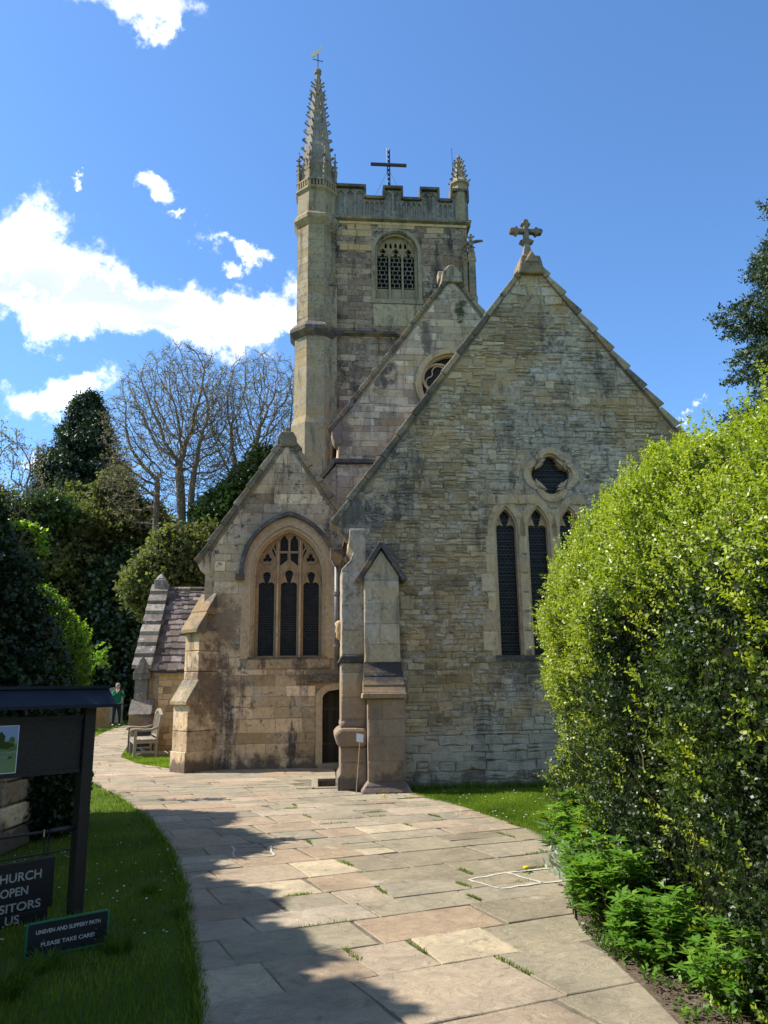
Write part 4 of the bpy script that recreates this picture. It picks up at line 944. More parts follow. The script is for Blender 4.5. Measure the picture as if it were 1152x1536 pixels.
# ---------- south porch at the far left
po = church
WP = 8.3
f = MB(); f.box(-5.75, -3.9, WP, WP+.35, -.1, 2.1); pw = f.build('porch_wall', M['mortar_rubble'], po)
st = courses([(-5.3, 0), (-4.0, 0), (-4.0, 2.02), (-5.3, 2.02)], 0, 2.02, (.13, .2), (.2, .45), .01, None, .003)
lay(st, WP, pw, M['porchst'], 'porch_block', 'small_porch_blocks', 150, lambda a, z: True, (.004, .012), .003, .006)
# roof with real stone slates, rising away from the camera
rows = 15; RW0, RZ0, RW1, RZ1 = WP-.14, 2.06, WP+1.75, 4.42
f = MB(); f.add([(-5.62, RW0, RZ0-.06), (-3.3, RW0, RZ0-.06), (-3.3, RW1, RZ1-.06), (-5.62, RW1, RZ1-.06)], [(0, 1, 2, 3)]); f.add([(-5.62, RW1, RZ1-.06), (-3.3, RW1, RZ1-.06), (-3.3, RW1+1.9, RZ0-.06), (-5.62, RW1+1.9, RZ0-.06)], [(0, 1, 2, 3)]); rf = f.build('porch_roof', M['slate'], po)
t = 0; hs = np.linspace(.235, .13, rows); hs = hs/hs.sum()
for r in range(rows):
    t1 = t+hs[r]; a = -5.6+rng.uniform(0, .1)
    y0, z0 = RW0+(RW1-RW0)*t, RZ0+(RZ1-RZ0)*t; y1, z1 = RW0+(RW1-RW0)*min(1, t1+.04), RZ0+(RZ1-RZ0)*min(1, t1+.04)
    while a < -3.75:
        L = rng.uniform(.14, .30)*(1-.35*r/rows); th = rng.uniform(.035, .055); j = rng.uniform(-.02, .02); b2 = a+L-.006
        f = MB(); f.add([(a, y0-.03+j, z0+.0+j), (b2, y0-.03+j, z0+j), (b2, y0-.03+j, z0+th+j), (a, y0-.03+j, z0+th+j), (a, y1, z1+.012), (b2, y1, z1+.012)], [(0, 1, 2, 3), (3, 2, 5, 4), (0, 3, 4), (1, 5, 2)], rng.random())
        f.build('stone_slate', M['slate'], rf); a += L
    t = t1
f = MB()
for i in range(6): f.tube([(-5.6+.38*i, RW1, RZ1+.03), (-5.24+.38*i, RW1, RZ1+.03)], .07, 6, rng.random())
f.build('ridge_stone', M['slate'], rf)
# gable parapet (left end) with stepped coping
f = MB(); f.add([(-5.9, WP-.05, -.1), (-5.55, WP-.05, -.1), (-5.55, WP-.05, 2.15), (-5.9, WP-.05, 2.15), (-5.9, RW1, -.1), (-5.55, RW1, -.1), (-5.55, RW1, 4.5), (-5.9, RW1, 4.5), (-5.9, RW1+1.9, -.1), (-5.55, RW1+1.9, -.1), (-5.55, RW1+1.9, 2.15), (-5.9, RW1+1.9, 2.15)],
    [(0, 1, 2, 3), (3, 2, 6, 7), (7, 6, 10, 11), (8, 11, 10, 9), (0, 3, 7, 4), (4, 7, 11, 8), (1, 5, 6, 2), (5, 9, 10, 6)]); f.build('porch_gable', M['greyst'], po)
for i in range(8):
    t0, t1 = i/8, (i+1)/8
    y0, z0, y1, z1 = WP-.22+(RW1-WP+.2)*t0, 2.13+2.45*t0, WP-.22+(RW1-WP+.2)*t1, 2.13+2.45*t1
    f = MB(); k = .10
    f.add([(-5.97, y0-.02, z0), (-5.47, y0-.02, z0), (-5.47, y0-.02, z0+k), (-5.97, y0-.02, z0+k), (-5.97, y1, z1+.02), (-5.47, y1, z1+.02), (-5.47, y1, z1-.1), (-5.97, y1, z1-.1)], [(0, 1, 2, 3), (3, 2, 5, 4), (0, 3, 4, 7), (1, 6, 5, 2)], rng.random())
    f.build('coping_stone', M['greyst'], po)
f = MB(); f.box(-5.88, -5.56, RW1-.2, RW1+.2, 4.4, 4.72); f.lathe([(.14, 4.7), (.16, 4.76), (.03, 4.9)], -5.72, RW1, 6); f.build('finial_base', M['greyst'], po, bevel=.03)
f = MB(); f.prism([(-5.93, 2.0), (-5.72, 2.45), (-5.5, 2.0)], WP-.26, WP+.1, .4); f.prism(face(-5.93, -5.5, 1.85, 2.02), WP-.22, WP+.1, .3); f.build('kneeler', M['greyst'], po, bevel=.02)
f = MB(); f.prism(face(-5.88, -5.55, 1.3, 1.9), WP-.18, WP+.1, .3); pb = f.build('porch_buttress', M['greyst'], po)
for z, o in ((1.28, .30), (1.13, .42)):
    f = MB(); f.add([(-5.95, WP-o, z-.14), (-5.38, WP-o, z-.14), (-5.38, WP-o+.14, z+.06), (-5.95, WP-o+.14, z+.06), (-5.95, WP, z-.14), (-5.38, WP, z-.14), (-5.95, WP, z+.06), (-5.38, WP, z+.06), (-5.95, WP-o, z-.18), (-5.38, WP-o, z-.18)], [(0, 1, 2, 3), (3, 2, 7, 6), (0, 3, 6, 4), (1, 5, 7, 2), (8, 9, 1, 0)], .4); f.build('weathering_stone', M['greyst'], pb)
f = MB(); f.prism(face(-5.92, -5.36, -.1, .98), WP-.44, WP+.1, .2); f.build('buttress_base', M['darkstone'], pb, bevel=.015)
f = MB(); f.box(-5.45, -3.95, WP-.04, WP, 1.96, 2.06, .6); f.build('eaves_board', M['dressed'], po)
# ================================================================== GROUND
def to2(p): return (p.x, p.y)
LEFT_EDGE = [(-.3, .5), (-.65, 2.5), (-.96, 4.38), (-1.23, 5.32), (-1.5, 6.2), (-1.76, 7.13), (-2.29, 8.64), (-2.98, 10.26), (-4.23, 12.69), (-5.13, 14.2), (-7.0, 18.2), (-8.6, 22.5), (-10.0, 27.5), (-10.9, 31.5), (-11.6, 36.5)]
RIGHT_EDGE = [(-10.2, 37.0), (-9.9, 33.5), (-8.9, 28.5), (-7.76, 24.2), (-6.95, 21.3), (-6.35, 19.2), (-5.3, 17.4), (-4.28, 16.3), (-3.75, 16.2)]
hull = [to2(chw(-3.2, 3.42)), to2(chw(-.78, 3.42)), to2(chw(-.78, .02)), to2(chw(-.70, -.12)), to2(chw(-.42, -.45)), to2(chw(.32, -.50)), (.40, 12.45), (1.06, 11.0), (1.65, 9.35), (1.80, 8.4), (1.55, 7.0), (1.33, 6.0), (1.36, 5.2), (1.42, 4.3), (1.5, 2.5), (1.5, .5)]
PATH = LEFT_EDGE+RIGHT_EDGE+hull
pit = [to2(chw(-1.10, .25)), to2(chw(-.80, .25)), to2(chw(-.80, 1.35)), to2(chw(-1.10, 1.35))]
def sheet(name, outline, holes, z, mat, kind='structure'):
    loops = [outline]+holes; pts = [p for l in loops for p in l]
    tr = tessellate_polygon([[Vector((p[0], p[1], 0)) for p in l] for l in loops])
    mb = MB(); fs = []
    for t in tr: fs.append(t if area2([pts[i] for i in t]) > 0 else t[::-1])
    mb.add([(p[0], p[1], z) for p in pts], fs); o = mb.build(name, M[mat]); o['kind'] = kind; return o
sheet('ground', [(-500, -300), (500, -300), (500, 900), (-500, 900)], [pit], 0.0, 'lawn')
path = sheet('path', PATH, [pit], .024, 'bed')
f = MB()
for i in range(4):
    p, q = pit[i], pit[(i+1) % 4]; f.add([(p[0], p[1], .008), (q[0], q[1], .008), (q[0], q[1], -.4), (p[0], p[1], -.4)], [(0, 1, 2, 3)], .2)
f.add([(p[0], p[1], -.38) for p in pit], [(0, 1, 2, 3)], .1); f.build('drain_pit', M['soil'], path)
f = MB(); f.tube([(p[0], p[1], .03) for p in pit[:1]+pit[1:2]], .0, 4) if False else None
for i in (0, 2, 3):
    p, q = Vector((*pit[i], 0)), Vector((*pit[(i+1) % 4], 0)); mb = MB(); d = (q-p); n_ = Vector((d.y, -d.x, 0)).normalized()
    mb.obox((p+q)/2+n_*.06+Vector((0, 0, -.01)), d, n_, (0, 0, 1), d.length/2+.05, .055, .065, .4); mb.build('drain_kerb', M['flag'], path, bevel=.01)
bed_poly = [(1.42, .5), (1.42, 4.3), (1.36, 5.2), (1.33, 6.0), (1.55, 7.0), (1.80, 8.4), (1.95, 9.6), (2.3, 10.2), (3.2, 10.4), (6, 10.4), (6, .5)]
sheet('flower_bed', bed_poly, [], .004, 'soil')

# flagstones: courses run across the path and swing round towards the church
def cpath(s): return Vector((.55-.46*s+.0015*s*s, 1.2+.885*s, 0))
def th(s): return R_(np.interp(s, [0, 8, 14, 40], [27, 20, 9, 2]))
stones = []; s = -1.0; k = 0
while s < 38:
    near = s < 11
    h = rng.choice((.42, .50, .55, .66)) if near else rng.uniform(.38, .62)
    if s < 4.3: h = rng.choice((.55, .65, .72))
    s1 = s+h
    c0, c1 = cpath(s), cpath(s1); d0 = Vector((math.cos(th(s)), math.sin(th(s)), 0)); d1 = Vector((math.cos(th(s1)), math.sin(th(s1)), 0))
    t = -14-rng.random()
    while t < 6:
        L = rng.choice((.36, .48, .6, .72, .88)) if not (s < 4.6) else rng.choice((.42, .55, .65, .8, .95))
        t1 = t+L; sk = rng.gauss(0, .025)
        sub = [(0, 1)]
        if rng.random() < .13 and h > .55: m_ = rng.uniform(.4, .6); sub = [(0, m_), (m_, 1)]
        for (u0, u1) in sub:
            q = []
            for (tt, u) in ((t, u0), (t1, u0), (t1+sk, u1), (t+sk, u1)):
                p = c0.lerp(c1, u)+(d0.lerp(d1, u))*tt; q.append((p.x+rng.gauss(0, .008), p.y+rng.gauss(0, .010)))
            q = clip_convex(PATH, q)
            if len(q) >= 3 and abs(area2(q)) > .035:
                stones.append(q)
        t = t1
    s = s1
pcx = (pit[0][0]+pit[2][0])/2; pcy = (pit[0][1]+pit[2][1])/2
def flag(mb, q, tone_):
    if area2(q) < 0: q = q[::-1]
    n = len(q); cx = sum(p[0] for p in q)/n; cy = sum(p[1] for p in q)/n
    pts = []
    for i in range(n):
        p, r = q[i], q[(i+1) % n]; L = math.dist(p, r); m_ = max(1, min(4, int(L/.22)))
        for j in range(m_):
            u = j/m_; pts.append((p[0]+(r[0]-p[0])*u, p[1]+(r[1]-p[1])*u, j == 0))
    g = rng.uniform(.005, .011)
    def ins(p, e, jt):
        d = math.hypot(p[0]-cx, p[1]-cy)+1e-6; k = max(0, 1-e*(1.35 if p[2] else 1.0)/d)
        return (cx+(p[0]-cx)*k+rng.gauss(0, jt), cy+(p[1]-cy)*k+rng.gauss(0, jt))
    o1 = [ins(p, g, .004) for p in pts]; z = .033+rng.gauss(0, .002); tx, ty = rng.gauss(0, .003), rng.gauss(0, .003)
    o2 = [(cx+(p[0]-cx)*.985, cy+(p[1]-cy)*.985) for p in o1]; m_ = len(o1)
    Z = lambda p: z+tx*(p[0]-cx)+ty*(p[1]-cy)
    vs = [(p[0], p[1], .0) for p in o1]+[(p[0], p[1], Z(p)-.005) for p in o1]+[(p[0], p[1], Z(p)) for p in o2]+[(cx, cy, z+.001)]
    fs = []
    for i in range(m_):
        j = (i+1) % m_; fs += [(i, j, j+m_, i+m_), (i+m_, j+m_, j+2*m_, i+2*m_), (i+2*m_, j+2*m_, 3*m_)]
    mb.add(vs, fs, tone_)
def cen(q): return (sum(p[0] for p in q)/len(q), sum(p[1] for p in q)/len(q))
def vis_f(q):
    c = cen(q)
    if c[1] < 3.6: return 0
    x, y = project((c[0], c[1], .03)); return abs(area2(q))/c[1]**2 if (130 < x < 1100 and y < 1600) else 0
stones = [q for q in stones if not (abs((cen(q)[0]-pcx)) < .36 and abs(cen(q)[1]-pcy) < .7)]
stones.sort(key=lambda q: -vis_f(q)); rest = MB()
def ftone(q):
    x, y = cen(q); r = rng.random()
    if y < 9:
        if x > 1.35-.33*(y-3): return rng.uniform(.05, .45)
        return rng.choice((rng.uniform(.55, .8), rng.uniform(.55, .8), rng.uniform(.6, .8), rng.uniform(.15, .45), rng.uniform(.85, .97)))
    return min(1, max(0, rng.gauss(.45, .22)))
creams = [(.62, 5.60), (-.62, 7.45), (-.95, 7.1), (-.35, 8.3), (-1.2, 4.75)]
cr_i = {min(range(len(stones)), key=lambda i: math.dist(cen(stones[i]), c)) for c in creams}
_ft = ftone
def ftone(q): return _ft(q)
for i, q in enumerate(stones):
    if i in cr_i: mb = MB(); flag(mb, q, .985); mb.build('flagstone', M['flag'], path); continue
    if i < 296 and vis_f(q) > 0: mb = MB(); flag(mb, q, ftone(q)); mb.build('flagstone', M['flag'], path)
    else: flag(rest, q, ftone(q))
rest.build('small_flagstones', M['flag'], path, stuff=True)
# repointed joints in pale mortar
def ribbon(pts, w, z=.039):
    mb = MB(); P = [Vector((*p, 0)) for p in pts]
    for i in range(len(P)-1):
        n_ = 5; d = (P[i+1]-P[i]); s_ = Vector((-d.y, d.x, 0)).normalized(); prev = None
        for j in range(n_+1):
            c = P[i].lerp(P[i+1], j/n_)+s_*rng.gauss(0, .006); ww = w*rng.uniform(.6, 1.2)/2
            cur = (c+s_*ww+Vector((0, 0, z)), c-s_*ww+Vector((0, 0, z)))
            if prev: mb.add([prev[0], prev[1], cur[1], cur[0]], [(0, 1, 2, 3)])
            prev = cur
    mb.build('pale_mortar_joint', M['mortar'], path)
ribbon([(.68, 7.10), (.90, 6.78), (1.30, 6.95), (1.60, 7.05)], .035); ribbon([(.70, 7.10), (1.05, 7.32), (1.45, 7.46)], .03); ribbon([(1.05, 7.30), (1.29, 6.95)], .035)
ribbon([(-1.62, 8.6), (-1.23, 8.58), (-1.13, 8.12), (-1.51, 8.07), (-1.62, 8.6)], .022)

# ================================================================== GRASS
def blades(name, poly, n, h0, h1, wd, mat='grass', lean=.5, excl=None, parent=None, zbase=0.0, kind=True, dens=None):
    xs = [p[0] for p in poly]; ys = [p[1] for p in poly]
    x = nrng.uniform(min(xs), max(xs), n); y = nrng.uniform(min(ys), max(ys), n)
    if dens == 'near': y = min(ys)+(max(ys)-min(ys))*nrng.random(n)**1.6
    k = inpoly(x, y, poly)
    for e in (excl or []): k &= ~inpoly(x, y, e)
    x, y = x[k], y[k]; n = len(x)
    a = nrng.uniform(0, 2*np.pi, n); h = nrng.uniform(h0, h1, n)*(1+.25*np.sin(x*3.1)*np.cos(y*2.7)); w = wd*nrng.uniform(.7, 1.3, n)
    la = nrng.uniform(0, 2*np.pi, n); l = h*lean*nrng.random(n)
    V = np.zeros((n, 3, 3)); V[:, 0] = np.c_[x-np.cos(a)*w, y-np.sin(a)*w, np.full(n, zbase)]; V[:, 1] = np.c_[x+np.cos(a)*w, y+np.sin(a)*w, np.full(n, zbase)]
    V[:, 2] = np.c_[x+np.cos(la)*l, y+np.sin(la)*l, zbase+h]
    patch = .5+.22*np.sin(x*1.7+y*.9)+.18*np.sin(x*4.3-y*3.1)
    o = bigmesh(name, V.reshape(-1, 3), 3, M[mat], parent, np.clip(patch*.7+nrng.random(n)*.4-.05, 0, 1), kind)
    return o
lawnL = [(-9, 2.0)]+LEFT_EDGE[1:10]+[(-7.0, 18.2), (-12, 18)]
blades('lawn_grass', lawnL, 330000, .022, .055, .0035, dens='near')
lawnR = [(.42, 12.42), (1.06, 11.0), (1.65, 9.35), (1.95, 9.4), (2.4, 10.3), (6, 10.6), (6, 13.25), to2(chw(.35, -.05))]
blades('lawn_grass', lawnR, 120000, .02, .05, .004)
lawnB = [(-10.9, 31.5), (-10.0, 27.5), (-8.6, 22.5), (-7.0, 18.2), (-14, 18), (-20, 30), (-22, 44), (-8, 44), (-9.6, 37), (-11.6, 37.0)]
blades('lawn_grass', lawnB, 90000, .04, .09, .011)
lawnC = [(-4.28, 16.3), (-5.3, 17.4), (-6.35, 19.2), (-6.95, 21.3), (-7.0, 22.2), to2(chw(-5.9, 8.1)), to2(chw(-3.9, 8.1)), to2(chw(-3.9, 3.4)), (-3.85, 16.2)]
blades('lawn_grass', lawnC, 60000, .03, .07, .007)
# unmown edge and weeds in the joints
def ptedge(edge, n, spread, h0, h1, wd, name):
    pts = []
    for i in range(n):
        k = rng.randrange(len(edge)-1); u = rng.random(); p, q = edge[k], edge[k+1]
        pts.append((p[0]+(q[0]-p[0])*u+rng.gauss(0, spread), p[1]+(q[1]-p[1])*u+rng.gauss(0, spread)))
    pts = np.array(pts); n = len(pts); a = nrng.uniform(0, 6.28, n); h = nrng.uniform(h0, h1, n); la = nrng.uniform(0, 6.28, n); l = h*.7*nrng.random(n)
    V = np.zeros((n, 3, 3)); V[:, 0] = np.c_[pts[:, 0]-np.cos(a)*wd, pts[:, 1]-np.sin(a)*wd, np.full(n, .005)]; V[:, 1] = np.c_[pts[:, 0]+np.cos(a)*wd, pts[:, 1]+np.sin(a)*wd, np.full(n, .005)]; V[:, 2] = np.c_[pts[:, 0]+np.cos(la)*l, pts[:, 1]+np.sin(la)*l, h]
    bigmesh(name, V.reshape(-1, 3), 3, M['grass'], None, nrng.random(n))
ptedge(LEFT_EDGE[1:9], 9000, .025, .03, .075, .004, 'edge_grass')
ptedge([(.32, 12.46), (1.06, 11.0), (1.65, 9.35), (1.80, 8.4)], 5000, .03, .03, .07, .004, 'edge_grass')
ptedge([to2(chw(-1.1, 3.35)), to2(chw(-3.4, 3.35))], 500, .03, .02, .06, .004, 'joint_weeds')
ptedge([to2(chw(.3, -.06)), to2(chw(3.5, -.06))], 2500, .05, .05, .16, .005, 'edge_grass')
jw = []
for q in stones[:260]:
    c = cen(q)
    if c[0] > -.7-.2*(c[1]-6) and c[1] < 12 and rng.random() < (.8 if c[0] > .4 else .35):
        i = rng.randrange(len(q)); p, r = q[i], q[(i+1) % len(q)]
        if math.dist(p, r) > .3: jw.append([p, r])
for e in jw[:46]:
    u = rng.uniform(0, .5); p = (e[0][0]+(e[1][0]-e[0][0])*u, e[0][1]+(e[1][1]-e[0][1])*u); q = (e[0][0]+(e[1][0]-e[0][0])*(u+.35), e[0][1]+(e[1][1]-e[0][1])*(u+.35))
    pass
pts = []
for e in jw:
    u = rng.uniform(0, .5); n_ = rng.randint(40, 190)
    for _ in range(n_):
        v = u+rng.random()*.45; pts.append((e[0][0]+(e[1][0]-e[0][0])*v+rng.gauss(0, .007), e[0][1]+(e[1][1]-e[0][1])*v+rng.gauss(0, .007)))
pts = np.array(pts); n = len(pts); a = nrng.uniform(0, 6.28, n); h = nrng.uniform(.042, .06, n); la = nrng.uniform(0, 6.28, n)
V = np.zeros((n, 3, 3)); V[:, 0] = np.c_[pts[:, 0]-np.cos(a)*.005, pts[:, 1]-np.sin(a)*.005, np.full(n, .012)]; V[:, 1] = np.c_[pts[:, 0]+np.cos(a)*.005, pts[:, 1]+np.sin(a)*.005, np.full(n, .012)]; V[:, 2] = np.c_[pts[:, 0]+np.cos(la)*.02, pts[:, 1]+np.sin(la)*.02, h]
bigmesh('joint_weeds', V.reshape(-1, 3), 3, M['grass'], None, nrng.random(n))

# ================================================================== FOLIAGE
def unit(v): return v/np.maximum(np.linalg.norm(v, axis=-1, keepdims=True), 1e-9)
def leaves(P, D, L, Wd, Nrm):
    """one rhombic leaf per point: base P, direction D, length L, half width Wd, approx normal Nrm"""
    D = unit(D); S = unit(np.cross(D, Nrm)); Nn = unit(np.cross(S, D)); L = L[:, None]; Wd = Wd[:, None]
    V = np.stack([P, P+D*L*.45+S*Wd+Nn*L*.05, P+D*L-Nn*L*.08, P+D*L*.45-S*Wd+Nn*L*.05], axis=1)
    return V.reshape(-1, 3)
def sprigs(P, Nn, length, nleaf, L, Wd, up=.5, spread=.55):
    """short stems of leaves; returns verts"""
    n = len(P); ax = unit(Nn*.7+np.array([0, 0, up])+nrng.normal(0, spread, (n, 3)))
    ln = length*nrng.uniform(.6, 1.3, n)
    t = np.tile(np.linspace(.1, 1, nleaf), (n, 1)); base = P[:, None]+ax[:, None]*(t*ln[:, None])[..., None]
    side = unit(nrng.normal(0, 1, (n, nleaf, 3))); side = unit(side-ax[:, None]*(side*ax[:, None]).sum(-1, keepdims=True))
    D = unit(side+ax[:, None]*.7); m = n*nleaf
    return leaves(base.reshape(m, 3), D.reshape(m, 3), L*nrng.uniform(.7, 1.25, m), Wd*nrng.uniform(.7, 1.2, m), np.repeat(ax, nleaf, 0)+nrng.normal(0, .5, (m, 3)))
def lump(P, s, amp):
    """cheap smooth 3-D noise"""
    x, y, z = P[:, 0]*s, P[:, 1]*s, P[:, 2]*s
    return amp*(np.sin(x*1.7+1.3*np.sin(y*1.1+z*.7))+np.sin(y*2.1+1.1*np.sin(z*1.3+x*.9)+1)+np.sin(z*1.9+1.2*np.sin(x*1.5+y*.6)+2))/3

# ---- right box hedge
hx = lambda y: np.interp(y, [0, 3.5, 4.3, 5.0, 7.0, 8.8], [2.2, 1.88, 1.80, 1.76, 1.72, 1.93])
prof = np.array([(.10, 0), (.0, .5), (-.02, 1.2), (0, 2.2), (.06, 2.9), (.22, 3.4), (.50, 3.85), (.85, 4.15), (1.35, 4.38), (2.2, 4.55), (3.6, 4.65)])
seg = np.r_[0, np.cumsum(np.linalg.norm(np.diff(prof, axis=0), axis=1))]; PL = seg[-1]
def profat(s): return np.interp(s, seg, prof[:, 0]), np.interp(s, seg, prof[:, 1])
hz = lambda y: np.interp(y, [3, 4.5, 7, 8.8], [.77, .80, .82, .85])
def hedge_surf(n, yfrom=2.2, yto=8.8, off=0.0):
    s = nrng.random(n)*PL; d, z = profat(s); d2, z2 = profat(np.minimum(s+.02, PL)); tx, tz = d2-d, z2-z; L = np.hypot(tx, tz)+1e-9; nx, nz = -tz/L, tx/L
    cap = nrng.random(n) < .30; y = nrng.uniform(yfrom, yto, n); ph = nrng.uniform(0, np.pi*.62, n); Rr = 1.35
    hs = hx(y)
    X = np.where(cap, (1.93+Rr)-np.cos(ph)*np.maximum(.02, Rr-d), hs+d); Y = np.where(cap, 8.8+np.sin(ph)*np.maximum(.02, Rr-d), y)
    NX = np.where(cap, nx*np.cos(ph), nx); NY = np.where(cap, -nx*np.sin(ph), 0)
    z = z*np.where(cap, .85, hz(y)); P = np.c_[X, Y, z]; N = np.c_[NX, NY, nz]; N = unit(N)
    return P+N*off, N, z
def make_hedge():
    root = empty('box_hedge', (3.0, 6.0, 0)); tag(root, 'tall clipped box hedge with lime-green new growth on top, right of the path', 'hedge')
    def toloc(V): return V-np.array([3.0, 6.0, 0])
    # inner mass
    g = []; 
    ys = np.r_[np.linspace(1.8, 8.8, 22)]; ss = np.linspace(0, PL, 24); rows = []
    for y in ys:
        d, z = profat(ss); rows.append(np.c_[hx(y)+d+.27, np.full(24, y), np.maximum(z*hz(y)-.25*(d > .2), 0)])
    for ph in np.linspace(.15, np.pi*.62, 8):
        d, z = profat(ss); z = z*.85; r = np.maximum(.02, 1.35-d-.24); rows.append(np.c_[(3.28)-np.cos(ph)*r, 8.8+np.sin(ph)*r, np.maximum(z-.22*(d > .2), 0)])
    R = np.array(rows); mb = MB(); nn = 24
    mb.add((toloc(R.reshape(-1, 3))).tolist(), [(i*nn+j, (i+1)*nn+j, (i+1)*nn+j+1, i*nn+j+1) for i in range(len(rows)-1) for j in range(nn-1)]); mb.build('dark_inner_mass', M['brownin'], root)  # solid mass, its near-black colour stands in for shade inside the hedge
    P, N, z = hedge_surf(31000); lp = lump(P, 1.5, .28)+lump(P, 4.2, .14); P = P+N*lp[:, None]
    P = P+N*(.55*np.clip(P[:, 2]-2.4, 0, 1.2)*np.maximum(0, lump(P, 2.1, 1.0)-.1))[:, None]*.35
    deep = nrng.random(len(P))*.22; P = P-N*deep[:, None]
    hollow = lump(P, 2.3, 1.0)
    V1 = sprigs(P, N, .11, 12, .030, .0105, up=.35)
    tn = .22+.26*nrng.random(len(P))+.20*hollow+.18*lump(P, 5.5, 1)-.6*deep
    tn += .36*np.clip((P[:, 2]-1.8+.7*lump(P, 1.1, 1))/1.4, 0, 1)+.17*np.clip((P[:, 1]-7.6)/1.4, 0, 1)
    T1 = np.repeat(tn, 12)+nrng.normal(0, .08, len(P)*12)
    # young shoots: lime tips, thick on top and scattered below
    P, N, z = hedge_surf(30000, off=.05); lp = lump(P, 1.5, .28)+lump(P, 4.2, .14); P = P+N*lp[:, None]
    P = P+N*(.55*np.clip(P[:, 2]-2.4, 0, 1.2)*np.maximum(0, lump(P, 2.1, 1.0)-.1))[:, None]*.35
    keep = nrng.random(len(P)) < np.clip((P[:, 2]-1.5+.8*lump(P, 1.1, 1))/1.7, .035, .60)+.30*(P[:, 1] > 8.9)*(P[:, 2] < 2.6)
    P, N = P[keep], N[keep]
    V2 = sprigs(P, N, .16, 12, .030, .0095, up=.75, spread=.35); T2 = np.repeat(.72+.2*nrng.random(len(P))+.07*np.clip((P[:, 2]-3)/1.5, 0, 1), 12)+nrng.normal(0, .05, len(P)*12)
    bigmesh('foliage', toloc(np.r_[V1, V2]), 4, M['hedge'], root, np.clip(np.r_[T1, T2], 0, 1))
    # tall shoots along the top and bare twigs
    f = MB()
    for i in range(160):
        P, N, z = hedge_surf(1); p = Vector(P[0]); nv = Vector(N[0]); d = (nv*.5+Vector((rng.gauss(0, .4), rng.gauss(0, .4), .9))).normalized(); p = p-nv*.1-Vector((3, 6, 0)); L = rng.uniform(.18, .4)
        f.tube([p, p+d*L*.5+Vector((rng.gauss(0, .02), 0, 0)), p+d*L], [.004, .003, .002], 4, rng.random(), caps=False)
    f.build('twigs', M['stem'], root, stuff=True)
    P, N, z = hedge_surf(9000); k = (P[:, 2] > 2.6); P, N = P[k], N[k]; k = lump(P, 2.6, 1.0) > .15; P, N = P[k][:420], N[k][:420]; n = len(P)
    ax = unit(N*.35+np.c_[np.zeros(n), np.zeros(n), np.ones(n)]); VV = []
    for j in range(4): VV.append(sprigs(P+ax*(.10+.09*j), ax, .10, 12, .030, .010, up=.9, spread=.25))
    bigmesh('tall_shoots', toloc(np.concatenate(VV)), 4, M['hedge'], root, np.clip(.82+.12*nrng.random(sum(len(v) for v in VV)//4), 0, 1))
make_hedge()

# ---- generic shrub / tree of leaf clumps
def crown(name, blobs, n, L, Wd, mat, parent, off, hi=1.0, up=.3, tb=.25, nl=8, slen=None, lumpa=.18, shell=.45, dr=None):
    """blobs: (x,y,z,rx,ry,rz) ; leaves in clumps near the surface of the lumpy union"""
    VV = []; TT = []; tot = sum((b[3]*b[4]+b[4]*b[5]+b[3]*b[5]) for b in blobs)
    for b in blobs:
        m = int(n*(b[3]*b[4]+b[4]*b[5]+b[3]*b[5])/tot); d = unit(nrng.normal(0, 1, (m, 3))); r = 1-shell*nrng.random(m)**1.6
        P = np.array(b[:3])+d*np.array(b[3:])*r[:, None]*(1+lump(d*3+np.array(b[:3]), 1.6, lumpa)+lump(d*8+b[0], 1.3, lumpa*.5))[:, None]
        k = P[:, 2] > .02; P, d, r = P[k], d[k], r[k]
        N_ = unit(d/np.array(b[3:])); 
        if dr is not None: N_ = unit(N_+np.array(dr))
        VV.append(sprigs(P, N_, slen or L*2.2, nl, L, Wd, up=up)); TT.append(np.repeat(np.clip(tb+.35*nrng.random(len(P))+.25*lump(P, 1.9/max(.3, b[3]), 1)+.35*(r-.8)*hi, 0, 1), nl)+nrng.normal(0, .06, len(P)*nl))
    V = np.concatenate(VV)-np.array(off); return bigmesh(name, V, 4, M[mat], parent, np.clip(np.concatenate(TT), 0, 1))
def core(blobs, off, parent, mat='brownin', k=.72):
    mb = MB()
    for b in blobs:
        prof_ = [(max(.01, math.sin(math.pi*i/8)), -math.cos(math.pi*i/8)) for i in range(9)]
        o = len(mb.v); mb.lathe([(r, z) for r, z in prof_], 0, 0, 10)
        for i in range(o, len(mb.v)):
            x, y, z = mb.v[i]; s_ = k*(1+.12*math.sin(i*2.3)); mb.v[i] = (b[0]+x*b[3]*s_-off[0], b[1]+y*b[4]*s_-off[1], max(0, b[2]+z*b[5]*s_)-off[2])
    mb.build('dark_inner_mass', M[mat], parent)  # solid cores, not branches; the inner shade is put into their dark colour
